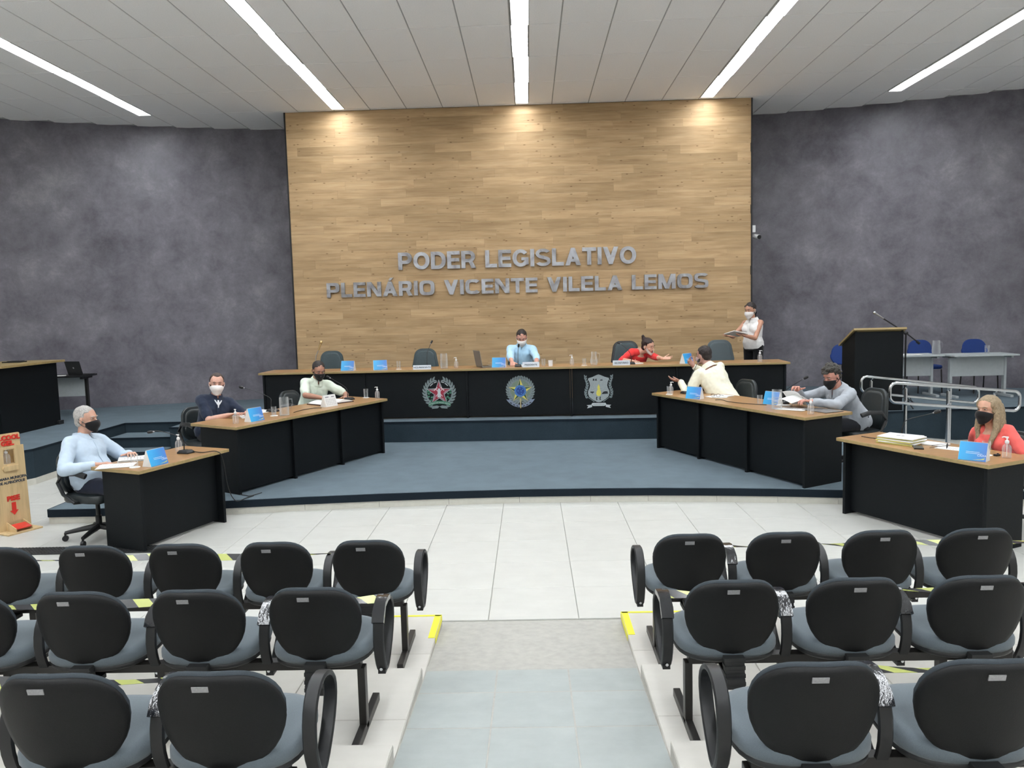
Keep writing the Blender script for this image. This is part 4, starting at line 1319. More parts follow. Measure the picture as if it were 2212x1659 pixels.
        for q in range(8):
            s0_ = 0.86 - q * 0.09
            yo = 0.0
            for (a0, a1) in zip(rings_spec[:-1], rings_spec[1:]):
                if a0[0] <= s0_ <= a1[0]:
                    t_ = (s0_ - a0[0]) / (a1[0] - a0[0]); ry = a0[2] + (a1[2] - a0[2]) * t_; yo = a0[3] + (a1[3] - a0[3]) * t_
            c = P + up * (s0_ * L) + fwd * (yo + ry * k + 0.017)
            R.append([c - rgt * 0.014, c + rgt * 0.014, c + rgt * 0.014 + fwd * 0.004, c - rgt * 0.014 + fwd * 0.004])
        pm.loft(R)
        put(pm.mesh('placket', shn, 50), 'placket', shn, so)
        if inner:
            S('shirt_lining', rgb(*inner), 0.8)
            im = MB(); R = []
            for s0_, w_ in ((0.74, 0.005), (0.80, 0.008), (0.85, 0.024), (0.90, 0.042), (0.935, 0.05)):
                ry = 0.1
                for (a0, a1) in zip(rings_spec[:-1], rings_spec[1:]):
                    if a0[0] <= s0_ <= a1[0]:
                        t_ = (s0_ - a0[0]) / (a1[0] - a0[0]); ry = a0[2] + a0[3] + (a1[2] + a1[3] - a0[2] - a0[3]) * t_
                c = P + up * (s0_ * L) + fwd * (ry * k + 0.019)
                R.append([c - rgt * w_ - fwd * w_ * 0.35, c + rgt * w_ - fwd * w_ * 0.35, c + rgt * w_ * 0.9 + fwd * 0.004, c - rgt * w_ * 0.9 + fwd * 0.004])
            im.loft(R)
            put(im.mesh('neck_lining', 'shirt_lining', 50), 'neck_lining', 'shirt_lining', so)
    # ---- legs
    tn = 'trousers_%d_%d_%d' % trousers
    if tn not in MATS:
        m_fabric(tn, rgb(*trousers), 0.3)
    lr = lf.cross(V((0, 0, 1))).normalized()
    tm = MB(); shoe = []
    rs = []
    for s0_, rx, ry, yo in [r_ for r_ in rings_spec if r_[0] <= 0.16]:
        c = P + up * (s0_ * L); a1, a2 = rx * k * fem + 0.008, ry * k + 0.006
        rs.append([c + rgt * (a1 * math.cos(2 * PI * q / 20)) + fwd * (a2 * math.sin(2 * PI * q / 20)) for q in range(20)])
    tm.loft(rs)
    for sx in (-1, 1):
        hip = P + lr * (sx * 0.088 * k) - V((0, 0, 0.02))
        if legs == 'sit':
            knee = V((P.x, P.y, floor_z + 0.50 * k)) + lr * (sx * 0.12) + lf * 0.42 * k
            ank = V((knee.x, knee.y, floor_z + 0.085)) + lf * 0.03
        else:
            knee = hip - V((0, 0, (hip.z - floor_z) * 0.48)) + lf * 0.015; ank = V((hip.x, hip.y, floor_z + 0.085)) + lr * (sx * 0.01)
        tm.cap(hip, knee, 0.086 * k, 0.064 * k, 14); tm.cap(knee, ank, 0.06 * k, 0.048 * k, 14)
        shoe.append((ank, lf))
    put(mesh_from(tm, 0.012, 4, 0.5), 'trousers', tn)
    for ank, d in shoe:
        sm = MB(); a = V((ank.x, ank.y, floor_z + 0.045))
        sm.cap(a - d * 0.04, a + d * 0.15, 0.042, 0.036, 12); sm.cap(V((ank.x, ank.y, floor_z + 0.1)), a, 0.042, 0.042, 12)
        for i_, p in enumerate(sm.v):
            sm.v[i_] = (p[0], p[1], max(p[2], floor_z + 0.001))
        put(sm.mesh('shoe', 'plastic_black', 60), 'shoe', 'plastic_black')
    # ---- face details
    eye_x = 0.0
    for sx in (-1, 1):
        ey = put(MB().ell((sx * 0.031, 0.0725, 0.011), (0.0125, 0.0105, 0.0055), 12, 8, HM).mesh('eye', 'sclera', 60), 'eye', 'sclera')
        put(MB().ell((sx * 0.031 + eye_x, 0.0812, 0.0108 - (0.003 if hf.z < -0.3 else 0.0)), (0.0062, 0.003, 0.0046), 10, 6, HM).mesh('iris', 'screen_dark', 60), 'iris', 'screen_dark', ey)
        eb = MB().tube([HM @ V((sx * 0.015, 0.088, 0.029)), HM @ V((sx * 0.032, 0.087, 0.034)), HM @ V((sx * 0.05, 0.072, 0.028))], [0.0035, 0.004, 0.002], 6)
        put(eb.mesh('eyebrow', hair_mat(hair), 60), 'eyebrow', hair_mat(hair))
    if mask in (None, 'chin'):
        li = MB().ell((0, 0.083, -0.064), (0.022, 0.009, 0.0075), 12, 8, HM)
        S('lip', rgb(172, 92, 88), 0.4)
        put(li.mesh('lips', 'lip', 60), 'lips', 'lip')
    # ---- mask
    if mask:
        mc = {'white': 'mask_white', 'black': 'mask_black', 'chin': 'mask_white', 'pink': 'mask_pink'}[mask]
        if mc not in MATS:
            m_fabric(mc, {'mask_white': rgb(232, 228, 226), 'mask_black': rgb(24, 22, 24), 'mask_pink': rgb(200, 170, 168)}[mc], 0.1)
        mm = MB(); rows = []
        nv, na = 8, 17
        for layer in (0.0, 0.0035):
            grid = []
            for j in range(nv):
                v_ = j / (nv - 1.0); rw = []
                for i in range(na):
                    t_ = -1 + 2 * i / (na - 1.0); a = t_ * math.radians(80)
                    rx = 0.070 + 0.006 * math.sin(v_ * PI) - 0.012 * v_ ** 2
                    ry = 0.094 + 0.020 * math.sin(min(v_ * 1.35, 1) * PI) - 0.014 * v_ ** 2
                    zt_ = -0.002 - 0.026 * t_ * t_; zb = -0.122 + 0.05 * t_ * t_
                    z = zt_ + (zb - zt_) * v_
                    y = 0.012 + ry * math.cos(a)
                    if mask == 'chin':
                        z = -0.082 - 0.045 * v_ + 0.07 * t_ * t_; y = 0.0 + (0.104 - 0.012 * v_) * math.cos(a); rx = 0.069 - 0.01 * v_
                    pl = 0.0018 * math.sin(v_ * 18) if mc != 'mask_black' else 0.0
                    rw.append(HM @ V(((rx + layer) * math.sin(a), y + layer + pl, z)))
                grid.append(rw)
            rows.append(grid)
        idx = lambda l, j, i: l * nv * na + j * na + i
        vs_ = [p for g in rows for rw in g for p in rw]; fs_ = []
        for l in (0, 1):
            for j in range(nv - 1):
                for i in range(na - 1):
                    fs_.append((idx(l, j, i), idx(l, j, i + 1), idx(l, j + 1, i + 1), idx(l, j + 1, i)))
        for j in range(nv - 1):
            for i in (0, na - 1):
                fs_.append((idx(0, j, i), idx(0, j + 1, i), idx(1, j + 1, i), idx(1, j, i)))
        for i in range(na - 1):
            for j in (0, nv - 1):
                fs_.append((idx(0, j, i), idx(0, j, i + 1), idx(1, j, i + 1), idx(1, j, i)))
        mm.add(vs_, fs_)
        mo = put(mm.mesh('face_mask', mc, 70), 'face_mask', mc)
        for sx in (-1, 1):
            i = 0 if sx < 0 else na - 1
            tpt, bpt = vs_[idx(1, 1, i)], vs_[idx(1, nv - 2, i)]
            ear = HM @ V((sx * 0.085, -0.026, 0.01))
            put(MB().tube([tpt, (tpt + ear) / 2 + HM.to_3x3() @ V((sx * 0.008, 0, 0.004)), ear, HM @ V((sx * 0.085, -0.03, -0.02)), (bpt + HM @ V((sx * 0.083, -0.02, -0.04))) / 2, bpt], 0.0022, 6).mesh('ear_loop', mc, 60), 'ear_loop', mc, mo)
    # ---- hair
    hm = MB(); hn = hair_mat(hair); amp = 0.0035
    if style in ('short', 'receding', 'curly', 'grey'):
        back = -0.024 if style != 'receding' else -0.034
        hm.ell((0, back, 0.036), (0.083, 0.1, 0.093), 20, 14, HM)
        hm.ell((0, -0.048, -0.02), (0.07, 0.066, 0.066), 16, 10, HM)
        if style == 'receding':
            hm.ell((0, 0.0, 0.082), (0.05, 0.062, 0.038), 12, 8, HM)
        for sx in (-1, 1):
            hm.ell((sx * 0.068, -0.01, 0.01), (0.013, 0.038, 0.042), 10, 8, HM)
        if style == 'curly':
            amp = 0.016
            hm.ell((0, 0.03, 0.1), (0.066, 0.07, 0.04), 14, 10, HM); hm.ell((0, -0.02, 0.06), (0.088, 0.1, 0.088), 14, 10, HM)
            hm.ell((0, 0.075, 0.085), (0.045, 0.035, 0.025), 12, 8, HM)
    else:
        hm.ell((0, -0.022, 0.034), (0.084, 0.102, 0.094), 20, 14, HM)
        hm.ell((0, -0.05, -0.025), (0.068, 0.066, 0.07), 16, 10, HM)
        for sx in (-1, 1):
            hm.ell((sx * 0.064, 0.012, 0.045), (0.02, 0.045, 0.042), 10, 8, HM)
        if style == 'bun':
            hm.ell((0, -0.1, 0.085), (0.036, 0.036, 0.04), 12, 8, HM); hm.ell((0.012, -0.12, 0.12), (0.02, 0.024, 0.03), 10, 8, HM); hm.cap(HM @ V((0, -0.1, -0.05)), HM @ V((0.01, -0.1, -0.09)), 0.02, 0.008, 8)
        if style == 'ponytail':
            hm.cap(HM @ V((0, -0.105, 0.0)), HM @ V((0, -0.12, -0.06)), 0.028, 0.032, 10); hm.cap(HM @ V((0, -0.12, -0.06)), HM @ V((0, -0.1, -0.15)), 0.032, 0.012, 10)
        if style == 'long':
            amp = 0.004
            hm.ell((0, -0.028, 0.033), (0.088, 0.104, 0.096), 20, 14, HM)
            dn = V((0, 0, -1))
            for sx, dy, ln, fw in ((-1, 0.015, 0.40, 1.0), (-1, -0.03, 0.38, 0.75), (1, 0.0, 0.34, 0.5), (-0.9, -0.06, 0.30, 0.1), (0.9, -0.05, 0.30, 0.0), (0.25, -0.085, 0.28, -0.1), (-0.35, -0.085, 0.28, -0.1)):
                p0 = HM @ V((sx * 0.070, dy - 0.02, 0.035)); p1 = HM @ V((sx * 0.083, dy - 0.02, -0.06))
                p2 = p1 + dn * 0.10 + fwd * (0.03 * fw) + rgt * (0.012 * sx)
                p3 = p2 + dn * (ln - 0.20) + fwd * (0.11 * fw) - rgt * (sx * 0.035)
                hm.cap(p0, p1, 0.026, 0.031, 10); hm.cap(p1, p2, 0.031, 0.029, 10); hm.cap(p2, p3, 0.029, 0.010, 10)
    hme = mesh_from(hm, 0.0055, 2, 0.0, (amp, 34.0 if style != 'curly' else 26.0, seed))
    inv_h = HM.inverted(); cos = []
    for v in hme.vertices:          # keep the hair off the face: crisp hairline
        q = inv_h @ v.co
        if style == 'long':
            d_ = min(q.y - 0.04, 0.078 - 3.0 * q.x * q.x - q.z, 0.068 - abs(q.x))
        else:
            line = (0.070 - 2.0 * q.x * q.x) if style != 'receding' else (0.092 - 0.016 * math.exp(-(q.x / 0.02) ** 2))
            d_ = max(min(q.y - 0.025, line - q.z), min(q.y - 0.012, 0.018 - q.z), min(-0.03 - q.z, q.y + 0.03))
        f_ = max(0.0, min(1.0, d_ / 0.014 + 0.5))
        if f_ > 0:
            q = V((q.x * (1 - 0.2 * f_), q.y * (1 - 0.22 * f_) - 0.005 * f_, q.z))
            v2 = HM @ q; cos += [v2.x, v2.y, v2.z]
        else:
            cos += [v.co.x, v.co.y, v.co.z]
    hme.vertices.foreach_set('co', cos); hme.update()
    put(hme, 'hair', hn)
    return root, HM, WL, WR

LT = ZL + 0.74; UT = ZU + 0.74; FT = 0.74
person('grey-haired man in a light blue shirt and black mask, seated in profile', 0.0, (-4.14, 7.28, 0.54), (-4.17, 7.32, 1.125), (0.96, -0.28, 0), (0.99, -0.08, -0.04),
       (-3.83, 7.40, FT + 0.03), (-3.96, 7.04, FT + 0.0), (196, 152, 132), (190, 206, 222), (176, 172, 168), 'long', mask='black', style='grey', belly=1.25, size=1.04, seed=3.1,
       trousers=(26, 32, 50), elbowR=(-0.3, -0.7, -0.6), elbowL=(-0.2, 0.8, -0.5), leg_f=(0.95, -0.3, 0))
person('man in a navy polo and white mask looking towards the camera', ZL, (-3.79, 9.24, ZL + 0.54), (-3.68, 9.22, 1.267), (0.62, -0.78, 0), (0.40, -0.90, -0.06),
       (-3.29, 9.10, LT + 0.035), (-3.47, 8.99, LT + 0.035), (206, 160, 142), (40, 48, 66), (58, 42, 36), 'short', mask='white', style='receding', size=1.02, seed=5.3,
       elbowR=(-0.8, -0.2, -0.9), elbowL=(0.3, 0.5, -0.8), leg_f=(0.8, -0.6, 0), roll=-0.08, inner=(226, 228, 232))
person('man in a pale green shirt and black mask reading an open book', ZL, (-3.10, 10.98, ZL + 0.54), (-2.90, 10.82, 1.285), (0.55, -0.83, 0), (0.52, -0.74, -0.42),
       (-2.52, 10.74, LT + 0.035), (-2.80, 10.48, LT + 0.055), (170, 124, 104), (222, 232, 216), (34, 26, 24), 'short', mask='black', style='short', size=1.0, seed=7.7,
       elbowR=(-0.7, -0.5, -0.5), elbowL=(0.6, 0.5, -0.4), leg_f=(0.85, -0.5, 0))
person('man in a light blue shirt and white mask bowed over the bench microphone', ZU, (-0.16, 12.86, ZU + 0.54), (-0.13, 12.62, 1.60), (0.0, -1, 0), (0.02, -0.86, -0.52),
       (0.10, 12.16, UT + 0.03), (-0.28, 12.12, UT + 0.03), (206, 152, 134), (184, 220, 244), (36, 26, 24), 'three', mask='white', style='short', size=1.06, belly=1.05, seed=9.2,
       elbowR=(-0.9, -0.1, -0.4), elbowL=(0.9, -0.1, -0.4), curl=(0.5, 0.3))
person('woman in a red top with a lowered mask leaning across the bench', ZU, (1.56, 12.84, ZU + 0.52), (1.835, 12.42, 1.425), (0.35, -0.93, 0), (0.72, -0.62, -0.30),
       (2.03, 12.0, UT + 0.05), (1.54, 12.10, UT + 0.03), (214, 168, 146), (222, 58, 58), (40, 24, 22), 'elbow', female=True, mask='chin', style='bun', size=1.0, seed=2.4,
       collar=False, elbowR=(-0.9, 0.1, -0.3), elbowL=(0.5, 0.2, -0.6), curl=(0.12, 0.7), lh=(-0.2, -0.5, 0.8), hand_dirs=((0.85, -0.35, 0.05), None), roll=0.12, neck=(0.75, -0.6, 0.12))
person('woman in a white sleeveless blouse standing by the oak wall with papers', ZU, (3.60, 12.92, ZU + 0.92), (3.535, 12.88, 1.935), (-0.72, -0.69, 0), (-0.74, -0.62, -0.22),
       (3.36, 12.60, 1.545), (3.20, 12.78, 1.53), (196, 146, 122), (236, 234, 232), (38, 30, 30), 'none', female=True, mask='white', style='ponytail', size=1.0, belly=1.05, legs='stand', seed=4.6,
       trousers=(16, 15, 18), collar=True, elbowL=(0.6, 0.3, -0.8), elbowR=(-0.3, 0.6, -0.7), lh=(0, 0, 1), rh=(0, 0, 1), curl=(0.25, 0.25), hand_dirs=((-0.8, -0.2, 0.05), (-0.75, -0.35, 0.05)))
person('man in a pale yellow shirt turned away, one arm stretched over the desk', ZL, (2.58, 10.36, ZL + 0.54), (2.30, 10.62, 1.375), (-0.45, 0.88, 0), (-0.62, 0.70, -0.12),
       (2.00, 10.66, 1.03), (2.22, 10.88, 1.21), (186, 140, 124), (240, 237, 216), (40, 30, 28), 'long', mask='pink', style='short', size=1.1, belly=1.15, seed=8.4, leg_f=(-0.9, -0.4, 0),
       elbowL=(-0.2, -0.5, -0.9), elbowR=(0.5, 0.5, -0.6), lh=(0.1, 0.3, 0.9), curl=(0.25, 0.6), hand_dirs=((-0.95, 0.25, 0.2), (-0.55, -0.1, 0.7)), rh=(0.5, -0.8, 0.2), roll=-0.1)
person('man in a grey shirt and black mask turning over papers', ZL, (3.66, 9.02, ZL + 0.53), (3.335, 8.88, 1.215), (-0.93, -0.36, 0), (-0.80, -0.42, -0.40),
       (3.02, 8.58, LT + 0.085), (3.0, 9.0, LT + 0.17), (196, 140, 124), (166, 171, 178), (52, 48, 42), 'long', mask='black', style='curly', size=1.06, belly=1.1, seed=6.6,
       elbowL=(0.5, -0.6, -0.5), elbowR=(0.3, 0.7, -0.4), curl=(0.5, 0.6), leg_f=(-0.95, -0.3, 0))
person('blonde woman in a coral top and dark mask', 0.0, (4.17, 7.08, 0.52), (4.03, 7.08, 1.055), (-0.86, -0.51, 0), (-0.90, -0.42, -0.04),
       (3.97, 6.78, FT - 0.10), (3.97, 7.20, FT - 0.10), (204, 156, 132), (226, 100, 94), (150, 131, 104), 'short', female=True, mask='black', style='long', size=0.98, seed=1.7,
       collar=False, elbowL=(0.5, -0.6, -0.6), elbowR=(0.3, 0.7, -0.6), curl=(0.4, 0.4))

# ================================================================== WALL LETTERS
def glyph(ch, sq):
    """block capital of unit height as a list of convex-ish polygons; sq squares off the bowls"""
    t = 0.225
    P_ = []
    def bar(x0, z0, x1, z1):
        P_.append([(x0, z0), (x1, z0), (x1, z1), (x0, z1)])
    def ring(cx, cz, rx, rz, a0, a1, tt=t):
        n = max(4, int(abs(a1 - a0) / 11)); e_ = 2.0 / sq
        def pt(a, ax, az):
            c, s_ = math.cos(a), math.sin(a)
            return (cx + math.copysign(abs(c) ** e_, c) * ax, cz + math.copysign(abs(s_) ** e_, s_) * az)
        for k in range(n):
            A, B = math.radians(a0 + (a1 - a0) * k / n), math.radians(a0 + (a1 - a0) * (k + 1) / n)
            P_.append([pt(A, rx, rz), pt(B, rx, rz), pt(B, rx - tt, rz - tt * 0.9), pt(A, rx - tt, rz - tt * 0.9)])
    b = ch
    if b == 'I':
        bar(0, 0, t, 1); w = t
    elif b == 'L':
        bar(0, 0, t, 1); bar(0, 0, 0.66, 0.21); w = 0.66
    elif b == 'E':
        bar(0, 0, t, 1); bar(0, 0, 0.72, 0.2); bar(0, 0.8, 0.72, 1); bar(0, 0.405, 0.68, 0.6); w = 0.72
    elif b == 'T':
        bar(0, 0.79, 0.78, 1); bar(0.39 - t / 2, 0, 0.39 + t / 2, 1); w = 0.78
    elif b == 'V':
        P_ += [[(0, 1), (0.25, 1), (0.54, 0.22), (0.54, 0), (0.32, 0)], [(0.86, 1), (0.61, 1), (0.32, 0.22), (0.32, 0), (0.54, 0)]]; w = 0.86
    elif b in 'AÁ':
        P_ += [[(0, 0), (0.245, 0), (0.55, 0.78), (0.55, 1), (0.33, 1)], [(0.88, 0), (0.635, 0), (0.33, 0.78), (0.33, 1), (0.55, 1)], [(0.22, 0.2), (0.66, 0.2), (0.60, 0.37), (0.28, 0.37)]]; w = 0.88
        if b != 'A':
            P_.append([(0.36, 1.06), (0.5, 1.06), (0.66, 1.26), (0.46, 1.26)])
    elif b == 'N':
        bar(0, 0, t, 1); bar(0.86 - t, 0, 0.86, 1); P_.append([(0, 1), (0.26, 1), (0.86, 0), (0.60, 0)]); w = 0.86
    elif b == 'M':
        bar(0, 0, t, 1); bar(1.04 - t, 0, 1.04, 1); P_ += [[(0, 1), (0.28, 1), (0.63, 0.0), (0.41, 0)], [(1.04, 1), (0.76, 1), (0.41, 0.0), (0.63, 0)]]; w = 1.04
    elif b == 'O':
        ring(0.46, 0.5, 0.46, 0.5, 0, 360); w = 0.92
    elif b == 'C':
        ring(0.46, 0.5, 0.46, 0.5, 38, 322); w = 0.88
    elif b == 'G':
        ring(0.46, 0.5, 0.46, 0.5, 38, 330); bar(0.50, 0.36, 0.9, 0.53); bar(0.9 - t, 0.12, 0.9, 0.53); w = 0.92
    elif b == 'D':
        bar(0, 0, t, 1); bar(0, 0, 0.42, 0.2); bar(0, 0.8, 0.42, 1); ring(0.40, 0.5, 0.44, 0.5, -90, 90); w = 0.84
    elif b in 'PR':
        bar(0, 0, t, 1); bar(0, 0.8, 0.46, 1); bar(0, 0.34, 0.46, 0.53); ring(0.44, 0.67, 0.34, 0.33, -90, 90); w = 0.78
        if b == 'R':
            P_.append([(0.40, 0.42), (0.62, 0.42), (0.82, 0), (0.56, 0)]); w = 0.82
    elif b == 'S':
        ring(0.42, 0.715, 0.41, 0.285, 25, 270, 0.2); ring(0.42, 0.285, 0.42, 0.285, -155, 90, 0.2); bar(0.36, 0.40, 0.48, 0.60); w = 0.84
    return P_, w
def sign(name, label, text, x0, x1, zb, cap, gap, space, sq):
    root = thing(name, label, 'sign', ((x0 + x1) / 2, WY, zb), 0, 'steel lettering on the oak wall')
    gl = [None if c == ' ' else glyph(c, sq) for c in text]
    nat = sum(g[1] for g in gl if g)
    k = (x1 - x0 - gap * (len([g for g in gl if g]) - 1) - space * text.count(' ')) / nat
    x = x0 - (x0 + x1) / 2
    for g in gl:
        if g is None:
            x += space; continue
        mb = MB()
        for pi, p in enumerate(g[0]):
            n = len(p)
            mb.add([(q[0] * k, -0.045 - 0.0002 * pi, q[1] * cap) for q in p] + [(q[0] * k, -0.004, q[1] * cap) for q in p], [tuple(range(n)), tuple(range(2 * n - 1, n - 1, -1))] + [(i, (i + 1) % n, n + (i + 1) % n, n + i) for i in range(n)])
        mb.build('letter', 'letter', root, (x, 0, 0), smooth=0)
        x += g[1] * k + gap
    return root
sign('wall_sign', 'upper line of steel letters reading PODER LEGISLATIVO on the oak wall', 'PODER LEGISLATIVO', -2.27, 1.88, 2.785, 0.30, 0.025, 0.14, 2.1)
sign('wall_sign', 'lower line of steel letters reading PLENÁRIO VICENTE VILELA LEMOS on the oak wall', 'PLENÁRIO VICENTE VILELA LEMOS', -3.55, 3.125, 2.335, 0.255, 0.03, 0.14, 3.4)

# ================================================================== EMBLEMS ON THE BENCH
def star(n, R, r, rot=PI / 2, cx=0.0, cz=0.0):
    return [(cx + (R if k % 2 == 0 else r) * math.cos(rot + PI * k / n), cz + (R if k % 2 == 0 else r) * math.sin(rot + PI * k / n)) for k in range(2 * n)]
def circ(r, n=28, cx=0.0, cz=0.0):
    return [(cx + r * math.cos(2 * PI * k / n), cz + r * math.sin(2 * PI * k / n)) for k in range(n)]
def leaf(cx, cz, a, L, w):
    d = (math.cos(a), math.sin(a)); p = (-d[1], d[0])
    return [(cx + d[0] * L * t + p[0] * w * q, cz + d[1] * L * t + p[1] * w * q) for t, q in ((0, -0.25), (0.35, -1), (0.7, -0.7), (1, 0), (0.7, 0.7), (0.35, 1), (0, 0.25))]
class Emb:
    """thin inlaid shapes stacked by layer, lying in the x-z plane and facing -y"""
    def __init__(s, label, loc):
        s.root = thing('emblem', label, 'emblem', loc, -0.0453, 'emblems on the bench front')
    def part(s, name, polys, mat, layer, parent=None):
        mb = MB(); y1 = -0.0012 * (layer + 1)
        for p in polys:
            n = len(p)
            cx = sum(q[0] for q in p) / n; cz = sum(q[1] for q in p) / n
            vs_ = [(q[0], y1, q[1]) for q in p] + [(q[0], 0.0, q[1]) for q in p]
            fs_ = [tuple(range(n)), tuple(range(2 * n - 1, n - 1, -1))] + [(i, (i + 1) % n, n + (i + 1) % n, n + i) for i in range(n)]
            mb.add(vs_, fs_)
        o = mb.build(name, mat, parent or s.root, smooth=0)
        if len(polys) > 1:
            o['kind'] = 'stuff'
        return o
def bench_y(x):
    return 11.68 - 0.0453 * x + 0.05 + 0.03 - 0.0105
# state arms: red star with crossed picks in a leafy wreath
e = Emb('round emblem with a red star inside a silver wreath on the bench front', (-1.373, bench_y(-1.373), 0.835))
lv = []
for sx in (-1, 1):
    for k in range(11):
        a = math.radians(-62 + k * 12.5); rr = 0.212
        x, z = rr * math.cos(a) * sx, rr * math.sin(a) * 0.97
        t = a + PI / 2 if sx > 0 else PI - (a + PI / 2)
        lv.append(leaf(x, z, t + sx * -0.55, 0.075, 0.016)); lv.append(leaf(x, z, t + sx * 0.5, 0.07, 0.015))
e.part('wreath', lv, 'emb_leaf', 0)
st = []
for sx in (-1, 1):
    for k in range(14):
        a = math.radians(-60 + k * 10)
        x, z = 0.150 * math.cos(a) * sx, 0.150 * math.sin(a)
        st.append(leaf(x, z, random.uniform(0, 6.28), 0.045, 0.014))
e.part('branches', [p for p in st if p[0][1] < 0.04], 'emb_green', 0)
arcs = []
for a0, a1 in ((122, 142), (100, 118), (62, 80), (38, 58)):
    arcs.append([(0.172 * math.cos(math.radians(a)), 0.172 * math.sin(math.radians(a))) for a in range(a0, a1 + 1, 4)] + [(0.161 * math.cos(math.radians(a)), 0.161 * math.sin(math.radians(a))) for a in range(a1, a0 - 1, -4)])
e.part('arc', arcs, 'emb_pale', 0)
e.part('star_outline', [star(5, 0.198, 0.082)], 'emb_pale', 1)
e.part('star_field', [star(5, 0.181, 0.074)], 'emb_black', 2)
s_out = star(5, 0.168, 0.069)
e.part('star_light', [[(0, 0), s_out[2 * k], s_out[2 * k + 1]] for k in range(5)], 'emb_red', 3)
e.part('star_dark', [[(0, 0), s_out[(2 * k + 1)], s_out[(2 * k + 2) % 10]] for k in range(5)], 'emb_pink', 3)
e.part('star_heart', [star(5, 0.1, 0.06, PI / 2)], 'emb_red', 4)
pk = []
for sx in (-1, 1):
    pk.append([(sx * 0.055, 0.055), (sx * 0.047, 0.062), (sx * -0.055, -0.05), (sx * -0.047, -0.057)])
    pk.append([(sx * 0.022, 0.075), (sx * 0.03, 0.088), (sx * 0.082, 0.04), (sx * 0.072, 0.028)])
e.part('crossed_picks', pk, 'emb_rose', 5)
e.part('miners_lamp', [[(-0.028, -0.068), (0.028, -0.068), (0.02, 0.02), (0.016, 0.065), (-0.016, 0.065), (-0.02, 0.02)]], 'emb_pale', 6)
def band(x0, x1, z0, z1, sag, n=10):
    up_ = [(x0 + (x1 - x0) * k / n, z1 + sag * (1 - (2.0 * k / n - 1) ** 2)) for k in range(n + 1)]
    return up_ + [(p[0], p[1] - (z1 - z0)) for p in up_[::-1]]
e.part('ribbon', [band(-0.165, 0.165, -0.20, -0.155, 0.035)], 'emb_green', 4)
t_ = text_mesh('ESTADO DE MINAS GERAIS', 0.027, 0.001, 'emb_pale')
for v in t_.vertices:
    v.co.z += 0.03 * (1 - (v.co.x / 0.165) ** 2)
place('ribbon_text', t_, e.root, (0, -0.0085, -0.186))
e.part('ribbon_tails', [[(-0.17, -0.205), (-0.04, -0.19), (0.0, -0.205), (-0.03, -0.232), (-0.12, -0.24), (-0.11, -0.225)], [(0.17, -0.205), (0.04, -0.19), (0.0, -0.205), (0.03, -0.232), (0.12, -0.24), (0.11, -0.225)]], 'emb_leaf', 2)
# national arms
e = Emb('round emblem with a green and yellow star and blue disc on the bench front', (-0.16, bench_y(-0.16), 0.84))
lv = []
for k in range(64):
    a = 2 * PI * k / 64; rr = 0.148 + 0.028 * (k % 2)
    lv.append(leaf(rr * math.cos(a), rr * math.sin(a) + 0.01, a + (0.9 if math.cos(a) > 0 else -0.9), 0.062, 0.016))
e.part('wreath', [circ(0.168, 40, 0, 0.01)], 'emb_sage', 0)
e.part('foliage', lv, 'emb_leaf', 1)
e.part('star_outline', [star(5, 0.186, 0.078)], 'emb_gold', 2)
s_out = star(5, 0.168, 0.069)
e.part('star_yellow', [[(0, 0), s_out[2 * k], s_out[(2 * k - 1) % 10]] for k in range(5)], 'emb_yellow', 3)
e.part('star_green', [[(0, 0), s_out[2 * k + 1], s_out[2 * k]] for k in range(5)], 'emb_dgreen', 3)
e.part('disc_rim', [circ(0.088)], 'emb_lblue', 4)
e.part('rim_dots', [circ(0.006, 6, 0.076 * math.cos(2 * PI * k / 22), 0.076 * math.sin(2 * PI * k / 22)) for k in range(22)], 'emb_blue', 5)
e.part('disc', [circ(0.062)], 'emb_blue', 5)
e.part('disc_stars', [star(5, 0.012, 0.006, PI / 2, x, z) for x, z in ((-0.006, 0.042), (0.036, 0.024), (-0.034, 0.002), (0.014, 0.0), (0.016, -0.038))], 'emb_lblue', 6)
e.part('sword', [[(-0.012, -0.11), (0.012, -0.11), (0.008, -0.2), (0.012, -0.24), (0, -0.262), (-0.012, -0.24), (-0.008, -0.2)]], 'emb_gold', 3)
rib = []
for sx in (-1, 1):
    pts = [math.radians(a) for a in range(-86, -22, 8)]
    o_ = [(0.245 * math.cos(a) * sx, 0.245 * math.sin(a)) for a in pts]; i_ = [(0.19 * math.cos(a) * sx, 0.205 * math.sin(a)) for a in pts]
    mid = ((o_[-1][0] + i_[-1][0]) / 2 - 0.022 * sx, (o_[-1][1] + i_[-1][1]) / 2 - 0.02)
    rib.append(o_ + [mid] + i_[::-1])
e.part('ribbon', rib, 'emb_slate', 2)
e.part('ribbon_print', [[(sx * x, z), (sx * (x + 0.03), z + 0.012), (sx * (x + 0.026), z + 0.024), (sx * (x - 0.004), z + 0.012)] for sx in (-1, 1) for x, z in ((0.035, -0.236), (0.085, -0.218), (0.13, -0.19))], 'emb_black', 3)
